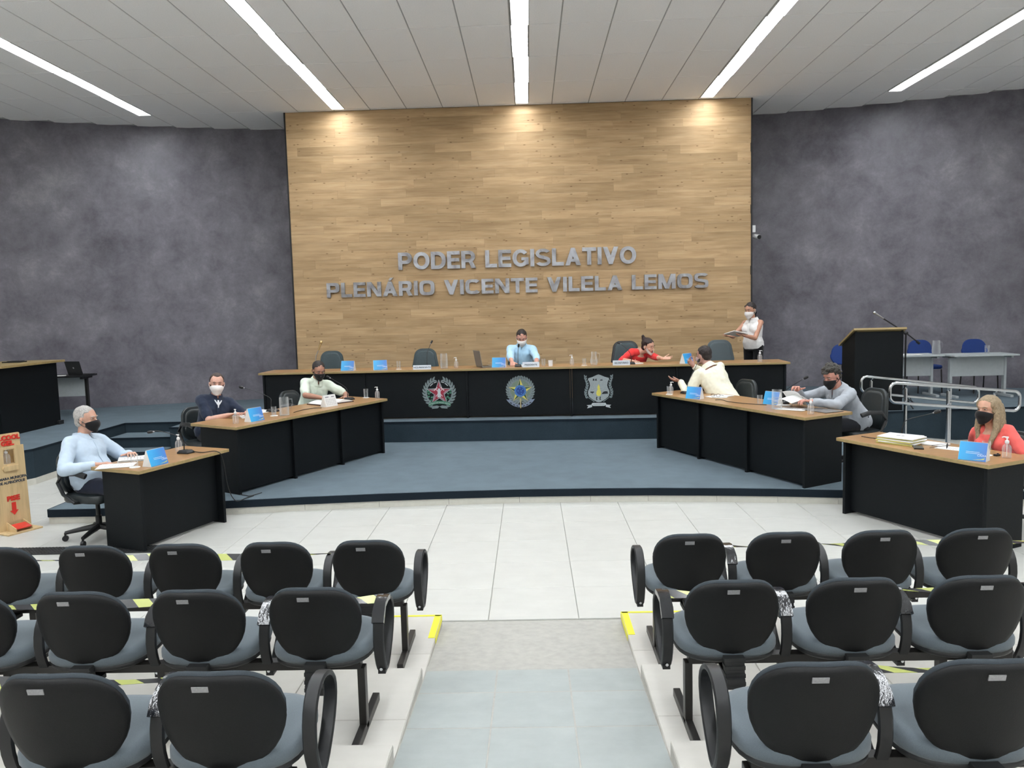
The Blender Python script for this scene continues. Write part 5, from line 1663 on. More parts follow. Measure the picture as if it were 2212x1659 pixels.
# town arms
e = Emb('grey shield emblem with a yellow flame and ribbon on the bench front', (0.995, bench_y(0.995), 0.83))
sh = [(0, 0.232), (0.03, 0.222), (0.09, 0.195), (0.15, 0.178), (0.155, 0.158), (0.135, 0.12), (0.125, 0.07), (0.135, 0.03), (0.155, -0.01), (0.158, -0.05), (0.14, -0.1), (0.09, -0.14), (0.03, -0.175), (0, -0.18)]
shp = sh + [(-x, z) for x, z in sh[-2:0:-1]]
e.part('shield', [shp], 'emb_silver', 0)
fl = [(0, 0.09), (0.02, 0.04), (0.016, 0.02), (0.03, -0.02), (0.036, -0.05), (0.02, -0.085), (-0.015, -0.088), (-0.036, -0.06), (-0.03, -0.02), (-0.014, 0.01), (-0.02, 0.04)]
e.part('flame', [fl], 'emb_yellow', 1)
e.part('motifs', [[(-0.125, -0.02), (-0.07, -0.02), (-0.068, -0.034), (-0.085, -0.04), (-0.09, -0.058), (-0.1, -0.04), (-0.118, -0.04)], [(0.04, -0.06), (0.07, -0.025), (0.1, -0.018), (0.13, -0.022), (0.135, -0.055)],
    [(-0.04, -0.11), (-0.03, -0.092), (-0.018, -0.11), (-0.03, -0.12), (-0.018, -0.145), (-0.04, -0.145)], [(0.012, -0.11), (0.02, -0.088), (0.03, -0.11), (0.022, -0.12), (0.032, -0.145), (0.01, -0.145)],
    [(0.02, 0.14), (0.06, 0.14), (0.05, 0.165), (0.04, 0.15), (0.03, 0.158)], [(-0.085, 0.14), (-0.06, 0.14), (-0.062, 0.17), (-0.082, 0.17)], [(-0.05, 0.14), (-0.025, 0.14), (-0.03, 0.17), (-0.048, 0.165)]], 'emb_black', 1)
bl = []
for sx in (-1, 1):
    for k in range(10):
        z = -0.12 + k * 0.034; x = 0.178 + 0.014 * math.sin(k * 0.9)
        bl.append(leaf(sx * x, z, PI / 2 - sx * 0.4, 0.05, 0.012)); bl.append(leaf(sx * x, z, PI / 2 + sx * 0.5, 0.04, 0.011))
    bl.append([(sx * 0.16, -0.1), (sx * 0.17, -0.1), (sx * 0.07, -0.175), (sx * 0.062, -0.168)])
e.part('branches', bl, 'emb_leaf', 0)
e.part('ribbon', [[(-0.095, -0.19), (0.095, -0.19), (0.11, -0.21), (0.085, -0.235), (-0.085, -0.235), (-0.11, -0.21)], [(-0.1, -0.215), (-0.18, -0.222), (-0.155, -0.24), (-0.175, -0.268), (-0.1, -0.25)], [(0.1, -0.215), (0.18, -0.222), (0.155, -0.24), (0.175, -0.268), (0.1, -0.25)]], 'emb_pale', 1)
place('ribbon_text', text_mesh('ALPINÓPOLIS', 0.026, 0.001, 'print_grey'), e.root, (0, -0.0045, -0.222))

# ================================================================== TABLE-TOP THINGS
def calendar(label, loc, rz, white=False):
    """tent calendar; front faces local -y"""
    r = thing('desk_calendar', label, 'calendar', loc, rz, 'tent calendars on the desks')
    w, h, d = 0.205, 0.145, 0.10
    body = MB()
    for sy in (-1, 1):
        body.add([(-w / 2, sy * d / 2, 0), (w / 2, sy * d / 2, 0), (w / 2, sy * 0.004, h), (-w / 2, sy * 0.004, h), (-w / 2, sy * (d / 2 - 0.003), 0), (w / 2, sy * (d / 2 - 0.003), 0), (w / 2, sy * 0.001, h), (-w / 2, sy * 0.001, h)],
                 [(0, 1, 2, 3), (7, 6, 5, 4), (0, 4, 5, 1), (1, 5, 6, 2), (2, 6, 7, 3), (3, 7, 4, 0)])
    for sx in (-1, 1):
        x = sx * (w / 2 - 0.002)
        body.add([(x - 0.001, -d / 2, 0), (x - 0.001, d / 2, 0), (x - 0.001, 0, h), (x + 0.001, -d / 2, 0), (x + 0.001, d / 2, 0), (x + 0.001, 0, h)], [(0, 1, 2), (5, 4, 3), (0, 3, 4, 1), (1, 4, 5, 2), (2, 5, 3, 0)])
    body.build('stand', 'card_white', r, smooth=0)
    sl = math.atan2(d / 2 - 0.004, h)
    F = T(0, -d / 2, 0) @ Matrix.Rotation(-sl, 4, 'X')
    hl = math.hypot(d / 2 - 0.004, h)
    pg = MB().box((0, -0.0015, hl / 2), (w - 0.004, 0.002, hl - 0.002), mat=F)
    p = pg.build('cover', 'card_white' if white else 'calendar', r, smooth=0)
    if white:
        pr = MB()
        for i in range(4):
            for j in range(6):
                pr.box((-0.07 + 0.028 * j, -0.0028, 0.03 + 0.02 * i), (0.012, 0.0006, 0.005), mat=F)
        pr.box((-0.05, -0.0028, 0.125), (0.06, 0.0006, 0.01), mat=F); pr.box((0.05, -0.0028, 0.125), (0.05, 0.0006, 0.01), mat=F)
        pr.build('print', 'print_grey', p, smooth=0)
    else:
        pr = MB()
        for i, (x0, ww) in enumerate(((-0.03, 0.10), (-0.02, 0.12))):
            pr.box((x0 + 0.03, -0.0028, 0.072 - 0.012 * i), (ww, 0.0006, 0.003), mat=F)
        pr.build('slogan_print', 'print_white', p, smooth=0)
        tm_ = text_mesh('CAIXA', 0.022, 0.0006, 'print_white')
        tm_.transform(F @ T(0.068, -0.003, 0.04)); place('logo_print', tm_, p)
        sw_ = MB()
        q = [(0.0, 0.010), (0.06, 0.018), (0.095, 0.030), (0.085, 0.016), (0.05, 0.012)]
        sw_.add([F @ V((x, -0.0031, z)) for x, z in q], [(0, 4, 3, 2, 1)]).build('swoosh_print', 'print_yellow', p, smooth=0)
    sp = MB()
    for i in range(17):
        x = -w / 2 + 0.012 + i * (w - 0.024) / 16
        sp.tube([(x, 0.006 * math.cos(a), h - 0.002 + 0.006 * math.sin(a)) for a in [k * PI / 3 for k in range(6)]], 0.0011, 4, closed=True)
    sp.build('spiral', 'steel', r)
    return r
def sanitizer(label, loc, rz=0.0, sc=1.0):
    r = thing('sanitizer_bottle', label, 'bottle', loc, rz, 'hand sanitizer bottles on the desks')
    MB().lathe([(0.028 * sc, 0), (0.031 * sc, 0.004), (0.031 * sc, 0.072 * sc), (0.026 * sc, 0.092 * sc), (0.013 * sc, 0.104 * sc), (0.012 * sc, 0.112 * sc)], 20).build('bottle', 'gel', r)
    c = MB().lathe([(0.0145 * sc, 0.11 * sc), (0.0145 * sc, 0.128 * sc), (0.009 * sc, 0.131 * sc), (0.0055 * sc, 0.133 * sc), (0.0055 * sc, 0.148 * sc), (0.010 * sc, 0.149 * sc), (0.010 * sc, 0.158 * sc)], 14)
    c.tube([(0, 0, 0.154 * sc), (0.022 * sc, 0, 0.155 * sc), (0.034 * sc, 0, 0.149 * sc)], 0.0045 * sc, 8)
    c.build('pump', 'white_plastic', r)
    MB().cyl((0, 0, 0.012 * sc), (0, 0, 0.11 * sc), 0.0025 * sc, None, 6).build('dip_tube', 'white_plastic', r)
    return r
def tumbler(label, loc, coaster=True, fill=0.0, r0=0.03, h=0.105, mat='clear_glass'):
    r = thing('drinking_glass', label, 'glass', loc, 0, 'drinking glasses')
    z0 = 0.003 if coaster else 0.0
    MB().lathe([(r0 * 0.88, z0), (r0, z0 + h), (r0 - 0.0018, z0 + h), (r0 * 0.88 - 0.003, z0 + 0.01), (0.0001, z0 + 0.009)], 20).build('tumbler', mat, r)
    if fill:
        MB().lathe([(r0 * 0.84 - 0.002, z0 + 0.011), (r0 * 0.9 - 0.002, z0 + h * fill), (0.0001, z0 + h * fill)], 20).build('water', 'water', r)
    if coaster:
        MB().lathe([(0.045, 0), (0.045, 0.0028)], 24).build('coaster', 'paper', r)
    return r
def jug(label, loc, rz, h=0.21, r0=0.052, fill=0.45, belly=0.0):
    r = thing('water_jug', label, 'jug', loc, rz, 'glass water jugs')
    prof = [(r0, 0), (r0 + belly, h * 0.28), (r0 - 0.002 - belly * 0.3, h * 0.72), (r0 * 0.92, h)]
    inner = [(p[0] - 0.003, p[1]) for p in prof[::-1]]; inner[-1] = (inner[-1][0], 0.006)
    MB().lathe(prof + inner + [(0.0001, 0.006)], 24).build('body', 'clear_glass', r)
    MB().lathe([(r0 - 0.004, 0.007), (r0 + belly - 0.0045, h * 0.28), (r0 - 0.0045, h * fill), (0.0001, h * fill)], 24).build('water', 'water', r)
    MB().tube([(r0 * 0.9, 0, h * 0.88), (r0 + 0.035, 0, h * 0.86), (r0 + 0.042, 0, h * 0.6), (r0 + 0.02, 0, h * 0.38), (r0 * 0.95, 0, h * 0.35)], 0.006, 8).build('handle', 'clear_glass', r)
    return r
def gooseneck(label, loc, rz, pts, head_r=0.014):
    """desk microphone: base plate, bent neck given as local points, dark capsule"""
    r = thing('desk_microphone', label, 'microphone', loc, rz, 'gooseneck microphones')
    b = MB()
    rings = [[V((x, y, z)) for x, y in ((-0.05 * k, -0.065 * k), (0.05 * k, -0.065 * k), (0.05 * k, 0.065 * k), (-0.05 * k, 0.065 * k))] for k, z in ((1, 0.0), (1, 0.014), (0.72, 0.034))]
    b.loft(rings); b.build('base', 'plastic_black', r, smooth=0, bevel=0.004)
    MB().box((0, -0.03, 0.03), (0.03, 0.02, 0.008)).build('button', 'tag_silver', r, smooth=0)
    sm = [V(p) for p in pts]
    cur = []
    for i in range(len(sm) - 1):
        p0, p1, p2, p3 = sm[max(i - 1, 0)], sm[i], sm[i + 1], sm[min(i + 2, len(sm) - 1)]
        for k in range(6):
            t = k / 6.0
            cur.append(0.5 * ((2 * p1) + (p2 - p0) * t + (2 * p0 - 5 * p1 + 4 * p2 - p3) * t * t + (3 * p1 - p0 - 3 * p2 + p3) * t ** 3))
    cur.append(sm[-1])
    MB().tube(cur, [0.0055 if i < 5 else 0.0035 for i in range(len(cur))], 8).build('neck', 'plastic_black', r)
    d = (sm[-1] - sm[-2]).normalized()
    MB().cap(sm[-1] - d * 0.008, sm[-1] + d * 0.02, head_r, head_r, 12).build('capsule', 'plastic_black', r)
    MB().cyl(sm[-1] - d * 0.035, sm[-1] - d * 0.012, 0.006, 0.009, 10).build('collar', 'tag_silver', r)
    return r
def sheets(name, label, loc, rz, n=3, size=(0.21, 0.297), mat='paper', fan=0.08, cat='papers', lift=0.0):
    r = thing(name, label, cat, loc, rz)
    for i in range(n):
        z = 0.001 + 0.0022 * i
        o = MB().box((0, 0, 0), (size[0], size[1], 0.0018)).build('sheet', mat, r, (0.006 * math.sin(i * 2.1), 0.006 * math.cos(i * 1.7), z), fan * math.sin(i * 1.9), smooth=0)
        if i == n - 1:
            pr = MB()
            for j in range(7):
                pr.box((-0.01 + 0.01 * math.sin(j), size[1] * (0.32 - 0.09 * j), 0.0011), (size[0] * (0.7 if j % 3 else 0.5), 0.004, 0.0003))
            pr.build('print', 'print_grey', o, smooth=0)
    return r
def plate(label, text, loc, rz, w=0.30, h=0.085, tw=0.032):
    r = thing('name_plate', label, 'name plate', loc, rz, 'name plates on the bench')
    m_ = MB(); m_.add([(-w / 2, -0.03, 0), (w / 2, -0.03, 0), (w / 2, 0, h), (-w / 2, 0, h), (-w / 2, 0.03, 0), (w / 2, 0.03, 0)], [(0, 1, 2, 3), (1, 5, 2), (0, 3, 4), (3, 2, 5, 4), (0, 4, 5, 1)])
    m_.build('plate', 'plate_alu', r, smooth=0)
    F = T(0, -0.03, 0) @ Matrix.Rotation(-math.atan2(0.03, h), 4, 'X')
    me = text_mesh(text, tw, 0.001, 'print_dark', 'CENTER', 1.0, 0.0008)
    me.transform(F @ T(0, -0.001, h * 0.34)); place('lettering', me, r)
    return r
def cable(label, pts, r=0.004):
    sm = [V(p) for p in pts]; cur = []
    for i in range(len(sm) - 1):
        p0, p1, p2, p3 = sm[max(i - 1, 0)], sm[i], sm[i + 1], sm[min(i + 2, len(sm) - 1)]
        for k in range(6):
            t = k / 6.0
            cur.append(0.5 * ((2 * p1) + (p2 - p0) * t + (2 * p0 - 5 * p1 + 4 * p2 - p3) * t * t + (3 * p1 - p0 - 3 * p2 + p3) * t ** 3))
    cur.append(sm[-1])
    return tag(MB().tube(cur, r, 6).build('cable', 'cable'), label, 'cable')

# ---- left floor desk
rzFL = math.atan2(1.075, 0.379)      # along the public edge
calendar('blue tent calendar on the left floor desk, before the grey-haired man', (-3.385, 6.985, FT), rzFL)
tumbler('empty glass on a paper coaster on the left floor desk', (-3.525, 6.885, FT), True, 0.0, 0.033, 0.115)
sanitizer('sanitizer bottle on the left floor desk near the microphone', (-3.485, 7.69, FT), 2.6, 1.05)
gooseneck('gooseneck microphone at the far end of the left floor desk', (-3.36, 7.56, FT), rzFL, [(0, 0.02, 0.02), (0, 0.02, 0.11), (-0.03, 0.05, 0.17), (-0.12, 0.2, 0.23), (-0.16, 0.26, 0.225)])
sheets('papers', 'loose papers at the corner of the left floor desk by the man’s elbow', (-3.73, 6.96, FT), 0.3 + PI / 2, 3)
sheets('papers', 'thick stack of papers beside the grey-haired man’s hand', (-3.70, 7.27, FT), 0.4 + PI / 2, 9, fan=0.05)
cable('black cable hanging from the left floor desk microphone to the dais', [(-3.31, 7.60, FT + 0.012), (-3.2, 7.55, FT + 0.006), (-3.075, 7.60, FT + 0.004), (-3.03, 7.63, FT - 0.08), (-3.04, 7.75, 0.35), (-3.03, 7.9, 0.18), (-3.0, 8.1, 0.16), (-2.96, 8.22, 0.156)], 0.0045)
# ---- left dais desk
rzLD = math.atan2(2.45, 1.164)
sanitizer('sanitizer bottle nearest corner of the left dais desk', (-3.21, 8.50, LT), 2.2)
calendar('blue tent calendar in front of the man in the navy polo', (-3.075, 8.70, LT), rzLD)
tumbler('glass on a coaster beside the jug on the left dais desk', (-2.985, 9.10, LT), True, 0.35)
jug('straight glass water jug on the left dais desk', (-2.865, 9.11, LT), 0.5, 0.215, 0.056, 0.55)
gooseneck('gooseneck microphone in front of the man in the navy polo', (-3.13, 9.50, LT), rzLD, [(0, 0.02, 0.02), (0, 0.02, 0.1), (0.02, 0.06, 0.17), (-0.06, 0.24, 0.26), (-0.12, 0.36, 0.30)], 0.017)
sheets('papers', 'papers under the microphone of the man in the navy polo', (-3.28, 9.55, LT), 0.8, 2)
sheets('papers', 'papers under the hands of the man in the navy polo', (-3.27, 9.10, LT), 0.5, 2)
root = thing('open_book', 'open book with dark cover before the man in the pale green shirt', 'book', (-2.62, 10.28, LT), rzLD - 0.25)
MB().box((0, 0, 0.006), (0.52, 0.31, 0.012)).build('cover', 'dark_leather', root, smooth=0, bevel=0.003)
for sx in (-1, 1):
    pg = MB(); R = []
    for k in range(8):
        t = k / 7.0
        R.append([V((sx * (0.004 + 0.24 * t), -0.145, 0.012)), V((sx * (0.004 + 0.24 * t), 0.145, 0.012)), V((sx * (0.004 + 0.24 * t), 0.145, 0.014 + 0.028 * math.sin(PI * (0.12 + 0.85 * t)))), V((sx * (0.004 + 0.24 * t), -0.145, 0.014 + 0.028 * math.sin(PI * (0.12 + 0.85 * t))))])
    pg.loft(R).build('page_block', 'paper', root, smooth=50)
calendar('white tent calendar before the open book', (-2.55, 9.93, LT), rzLD - 0.1, True)
gooseneck('gooseneck microphone in front of the man in the pale green shirt', (-2.46, 10.63, LT), rzLD, [(0, 0.02, 0.02), (0, 0.02, 0.1), (0.0, 0.05, 0.17), (-0.05, 0.2, 0.27), (-0.07, 0.27, 0.31)])
tumbler('upturned glass on a coaster at the far end of the left dais desk', (-2.27, 10.84, LT), True, 0.0, 0.032, 0.12)
sanitizer('sanitizer bottle at the far end of the left dais desk', (-2.09, 10.72, LT), PI - 0.3)
cable('black cable lying along the left dais desk behind the jug', [(-2.83, 9.35, LT + 0.004), (-2.78, 9.6, LT + 0.004), (-2.68, 9.72, LT + 0.006), (-2.6, 9.75, LT + 0.004)], 0.004)
cable('thin black cable on the dais carpet behind the left floor desk', [(-3.18, 8.33, 0.156), (-3.05, 8.24, 0.156), (-2.99, 8.22, 0.156), (-2.92, 8.36, 0.156)], 0.004)
# ---- right dais desk
rzRD = math.atan2(-2.62, 1.131)
sanitizer('sanitizer bottle at the far end of the right dais desk', (1.83, 10.42, LT), 0.2)
tumbler('glass on a coaster at the far end of the right dais desk', (1.795, 10.36, LT), True, 0.0)
gooseneck('gooseneck microphone in front of the man in the pale yellow shirt', (2.03, 10.42, LT), rzRD, [(0, 0.02, 0.02), (0, 0.02, 0.12), (0.0, 0.06, 0.2), (-0.06, 0.2, 0.36), (-0.08, 0.25, 0.41)], 0.017)
calendar('blue tent calendar in front of the man in the pale yellow shirt', (2.02, 9.84, LT), rzRD + 0.40)
sheets('papers', 'open papers with folded spectacles on the right dais desk', (2.36, 9.98, LT), rzRD + 0.4, 4, fan=0.35)
def spectacles(label, loc, rz):
    r = thing('spectacles', label, 'glasses', loc, rz)
    for sx in (-1, 1):
        MB().tube([(sx * 0.034 + 0.024 * math.cos(a), 0, 0.022 + 0.019 * math.sin(a)) for a in [k * PI / 8 for k in range(16)]], 0.0022, 6, closed=True).build('rim', 'plastic_black', r)
        MB().tube([(sx * 0.058, 0, 0.03), (sx * 0.062, 0.05, 0.022), (sx * 0.06, 0.12, 0.006), (sx * 0.058, 0.13, 0.003)], 0.0022, 6).build('temple', 'plastic_black', r)
    MB().tube([(-0.012, 0, 0.026), (0, 0, 0.03), (0.012, 0, 0.026)], 0.0022, 6).build('bridge', 'plastic_black', r)
    return r
spectacles('dark spectacles lying on papers before the man in the pale yellow shirt', (2.28, 9.86, LT + 0.01), rzRD + 0.6)
tumbler('glass beside the second blue calendar on the right dais desk', (2.615, 9.13, LT), False, 0.0)
calendar('blue tent calendar behind the glass jug on the right dais desk', (2.755, 9.10, LT), rzRD + 0.2)
jug('straight glass water jug on the right dais desk', (2.665, 8.66, LT), -0.4, 0.215, 0.056, 0.6)
gooseneck('gooseneck microphone in front of the man in the grey shirt', (2.86, 9.10, LT), rzRD, [(0, 0.02, 0.02), (0, 0.02, 0.1), (0.0, 0.06, 0.16), (0.12, 0.16, 0.27), (0.16, 0.19, 0.30)], 0.017)
tag(MB().box((0, 0, 0.006), (0.075, 0.15, 0.012)).box((0, 0, 0.0125), (0.068, 0.14, 0.001)).build('phone', 'white_plastic', None, (2.83, 8.93, LT), 0.9, smooth=0, bevel=0.003), 'white phone case lying by the papers of the man in grey', 'phone')
sheets('papers', 'sheets lying on the desk before the man in the grey shirt', (2.82, 8.62, LT), 0.9, 3)
sheets('folder', 'brown closed folder under the grey-shirted man’s forearm', (3.08, 8.45, LT), 0.45, 4, (0.24, 0.34), 'laptop_grey', 0.02, 'folder')
sanitizer('sanitizer bottle at the near corner of the right dais desk', (2.87, 8.20, LT), 0.6, 1.05)
root = thing('held_papers', 'white sheets lifted in the hands of the man in grey', 'papers', (2.93, 8.78, LT + 0.07), 0.35)
for a_, dx in ((-28, 0.03), (-50, -0.03), (12, -0.10)):
    mb = MB(); R = []
    for k in range(7):
        t = k / 6.0; y = (t - 0.5) * 0.28; z = 0.03 * math.sin(t * PI)
        R.append([V((-0.1, y, z)), V((0.1, y, z)), V((0.1, y, z + 0.0012)), V((-0.1, y, z + 0.0012))])
    mb.loft(R); xform(mb, T(dx, 0, 0.02) @ Ry(-a_))
    mb.build('sheet', 'paper', root, smooth=60)
cable('brown cable wandering over the right dais desk to the jug', [(2.22, 9.62, LT + 0.004), (2.29, 9.60, LT + 0.006), (2.33, 9.42, LT + 0.004), (2.46, 9.2, LT + 0.004), (2.66, 9.02, LT + 0.004)], 0.004)
# ---- right floor desk
rzFR = math.atan2(-1.445, 0.629)
root = thing('document_pile', 'thick pile of bound papers with yellow edges on the right floor desk', 'papers', (3.36, 7.26, FT), rzFR + PI / 2 + 0.25)
for i in range(6):
    MB().box((0, 0, 0.0055), (0.24 + 0.01 * (i % 2), 0.33, 0.010)).build('bundle', 'paper' if i % 2 else 'paper_yellow', root, (0.006 * math.sin(i * 2), 0.008 * math.cos(i * 3), 0.011 * i), 0.07 * math.sin(i * 1.9), smooth=0, bevel=0.002)
top_ = MB().box((0, 0, 0.001), (0.22, 0.31, 0.002)).build('cover_sheet', 'paper', root, (0.01, 0.0, 0.067), 0.08, smooth=0)
MB().box((-0.02, 0.02, 0.0025), (0.03, 0.035, 0.0006)).box((-0.02, -0.02, 0.0025), (0.03, 0.025, 0.0006)).box((0.09, 0, 0.0025), (0.006, 0.25, 0.0006)).build('print', 'print_grey', top_, smooth=0)
tag(MB().box((0, 0, 0.005), (0.078, 0.155, 0.010)).box((0, 0, 0.0105), (0.07, 0.145, 0.001)).build('phone', 'screen_dark', None, (3.385, 6.99, FT), rzFR + 0.8, smooth=0, bevel=0.003), 'dark phone lying in front of the pile of bound papers', 'phone')
root = thing('notebook', 'small spiral notebook on the right floor desk', 'notebook', (3.60, 7.14, FT), rzFR + PI / 2 + 0.2)
MB().box((0, 0, 0.007), (0.15, 0.21, 0.014)).build('pages', 'paper', root, smooth=0, bevel=0.002)
MB().box((0, 0, 0.001), (0.156, 0.215, 0.002)).build('cover', 'print_dark', root, smooth=0)
sheets('papers', 'loose sheets under the spectacles on the right floor desk', (3.64, 6.93, FT), rzFR + 1.9, 2, (0.15, 0.21))
spectacles('dark spectacles lying open before the blonde woman', (3.60, 6.92, FT + 0.006), rzFR + PI / 2 + 0.6)
calendar('blue tent calendar on the right floor desk, before the blonde woman', (3.555, 6.42, FT), rzFR + 0.36)
tumbler('empty glass beside the calendar on the right floor desk', (3.755, 6.60, FT), True, 0.0, 0.033, 0.115)
tag(MB().box((0, 0, 0.008), (0.05, 0.03, 0.016)).cyl((0.01, 0, 0.016), (0.01, 0, 0.022), 0.008, None, 10).build('key_fob', 'plastic_black', None, (3.82, 6.56, FT), 0.4, smooth=0, bevel=0.003), 'small black key fob between the glass and the sanitizer bottle', 'key fob')
sanitizer('sanitizer bottle at the near end of the right floor desk', (3.845, 6.47, FT), 2.2, 1.1)
gooseneck('gooseneck microphone at the far end of the right floor desk', (3.49, 7.55, FT), rzFR, [(0, 0.02, 0.02), (0, 0.02, 0.1), (0.03, 0.05, 0.17), (0.17, 0.16, 0.23), (0.22, 0.2, 0.255)], 0.018)
cable('black cable lying at the far end of the right floor desk', [(3.16, 7.64, FT + 0.004), (3.25, 7.5, FT + 0.004), (3.36, 7.48, FT + 0.004), (3.45, 7.52, FT + 0.008)], 0.004)
# ---- presiding bench
def by(x, off=0.22):
    return 11.68 - 0.0453 * x + off
bz = UT
tagm = thing('gold_microphone', 'gold-coloured microphone on a bent stem at the left end of the bench', 'microphone', (-3.27, by(-3.27, 0.3), bz), 0)
MB().lathe([(0.05, 0), (0.05, 0.012), (0.012, 0.02)], 20).build('base', 'steel', tagm)
MB().tube([(0, 0, 0.02), (-0.02, 0, 0.14), (-0.01, 0, 0.23), (0.03, 0, 0.31)], 0.006, 8).build('stem', 'steel', tagm)
MB().tube([(0.03, 0, 0.31), (0.07, 0, 0.41)], [0.011, 0.017], 12).build('handle', 'gold_metal', tagm)
MB().ell((0.078, 0, 0.432), (0.023, 0.023, 0.026), 14, 10).build('grille', 'gold_metal', tagm)
calendar('blue tent calendar in front of the leftmost bench chair', (-2.765, by(-2.765, 0.2), bz), -0.15)
calendar('second blue tent calendar from the left end of the bench', (-2.275, by(-2.275, 0.2), bz), 0.3)
tumbler('upturned glass on a coaster left of the vice-president plate', (-1.995, by(-1.995), bz), True, 0.0, 0.03, 0.12)
plate('grey name plate reading VICE-PRESIDENTE on the bench', 'VICE-PRESIDENTE', (-1.62, by(-1.62, 0.1), bz), -0.04, 0.27, 0.062, 0.033)
jug('tall glass jug beside the vice-president plate', (-1.30, by(-1.3, 0.2), bz), PI, 0.225, 0.056, 0.35)
sanitizer('sanitizer bottle just right of the tall jug on the bench', (-1.12, by(-1.12, 0.25), bz), PI)
gooseneck('gooseneck microphone in front of the empty vice-president chair', (-1.57, by(-1.57, 0.3), bz), 0, [(0, 0.0, 0.02), (0.0, 0.0, 0.12), (0.01, 0.02, 0.24), (0.06, 0.05, 0.37), (0.07, 0.06, 0.39)])
laptop('open grey laptop on the bench left of the man in the light blue shirt', (-0.66, by(-0.8, 0.32), bz), PI / 2 + 0.35, 'laptop_grey', (0.34, 0.24), 100, False)
calendar('blue tent calendar beside the central microphone', (-0.47, by(-0.47, 0.2), bz), -0.12)
gooseneck('upright gooseneck microphone before the man in the light blue shirt', (-0.185, by(-0.185, 0.22), bz), 0, [(0, 0.0, 0.02), (0.0, 0.0, 0.12), (0.004, 0.0, 0.24), (0.014, -0.01, 0.31)], 0.015)
sheets('papers', 'papers under the hands of the man in the light blue shirt', (-0.08, by(-0.08, 0.42), bz), 0.1, 3)
plate('glossy name plate reading PRESIDENTE on the bench', 'PRESIDENTE', (0.005, by(0.0, 0.1), bz), -0.04, 0.25, 0.075, 0.034)
tumbler('glass beside the president plate', (0.195, by(0.2, 0.22), bz), False, 0.3, 0.03, 0.11)
tumbler('white disposable cup on the bench', (0.30, by(0.3, 0.22), bz), False, 0.0, 0.035, 0.085, 'white_plastic')
sanitizer('sanitizer bottle at the middle of the bench right of the paper cup', (0.62, by(0.62, 0.25), bz), PI)
tumbler('upturned glass on a coaster left of the round jug', (0.80, by(0.8, 0.2), bz), True, 0.0, 0.028, 0.1)
jug('round-bellied glass jug left of the secretary plate', (0.945, by(0.95, 0.22), bz), 0.0, 0.2, 0.045, 0.4, 0.014)
plate('grey name plate reading SECRETÁRIO on the bench', 'SECRETÁRIO', (1.335, by(1.335, 0.1), bz), -0.04, 0.25, 0.07, 0.036)
gooseneck('gooseneck microphone beside the woman in red', (1.50, by(1.5, 0.24), bz), 0, [(0, 0.0, 0.02), (-0.004, 0.0, 0.11), (-0.04, 0.02, 0.2), (-0.16, 0.06, 0.31), (-0.17, 0.065, 0.315)])
tag(MB().box((0, 0, 0.006), (0.15, 0.075, 0.012)).box((0, 0, 0.0125), (0.14, 0.068, 0.001)).build('phone', 'white_plastic', None, (1.60, by(1.6, 0.3), bz), 0.3, smooth=0, bevel=0.003), 'pale phone by the microphone of the woman in red', 'phone')
calendar('blue tent calendar at the bench near the woman’s outstretched hand', (2.30, by(2.3, 0.2), bz), 0.75)
sanitizer('sanitizer bottle at the right end of the bench', (3.36, by(3.36, 0.2), bz), 0.2, 1.05)

# ---- papers of the standing woman
root = thing('document_stack', 'white papers held out by the standing woman', 'papers', (3.235, 12.60, 1.572), 0.5)
for i in range(3):
    mb = MB().box((0, 0, 0.004 * i), (0.30, 0.215, 0.003)); xform(mb, Ry(10) @ Rx(-14))
    mb.build('sheet', 'paper', root, (0.004 * i, 0.003 * i, 0), 0.03 * i, smooth=0)
# ---- things on the grey tables
sheets('papers', 'white papers on the grey table next to the lectern', (6.2, 13.1, ZU + 0.69), 1.4, 4)
jug('glass water jug on the grey table next to the lectern', (6.60, 13.1, ZU + 0.69), 0.0, 0.225, 0.06, 0.6, 0.008)
tumbler('clear tumbler on the rightmost grey table', (7.36, 13.0, ZU + 0.69), False, 0.0, 0.036, 0.13)

# ---- lectern microphone on its floor stand
root = thing('microphone_stand', 'black boom stand with a silver microphone beside the lectern', 'microphone stand', (5.53, 11.86, ZU))
MB().tube([(0, 0, 0.12), (0, 0, 1.09)], 0.012, 10).build('pole', 'plastic_black', root)
MB().ell((0, 0, 1.10), (0.035, 0.025, 0.03), 12, 8).build('clutch', 'plastic_black', root)
MB().tube([(0.21, 0.02, 0.94), (0, 0, 1.10), (-0.34, -0.02, 1.32)], 0.010, 8).build('boom', 'plastic_black', root)
MB().tube([(0.21, 0.02, 0.94), (0.17, 0.016, 0.97)], 0.02, 10).build('counterweight', 'plastic_black', root)
mic_ = MB().tube([(-0.34, -0.02, 1.32), (-0.46, -0.026, 1.40)], [0.011, 0.016], 12).build('microphone', 'tag_silver', root)
MB().ell((-0.475, -0.027, 1.41), (0.025, 0.023, 0.023), 12, 8).build('grille', 'chrome', mic_)
for k in range(3):
    a = 2 * PI * k / 3 + 0.5
    MB().tube([(0, 0, 0.16), (0.28 * math.cos(a), 0.28 * math.sin(a), 0.012)], 0.008, 8).tube([(0, 0, 0.3), (0.16 * math.cos(a), 0.16 * math.sin(a), 0.08)], 0.005, 6).build('leg', 'plastic_black', root)

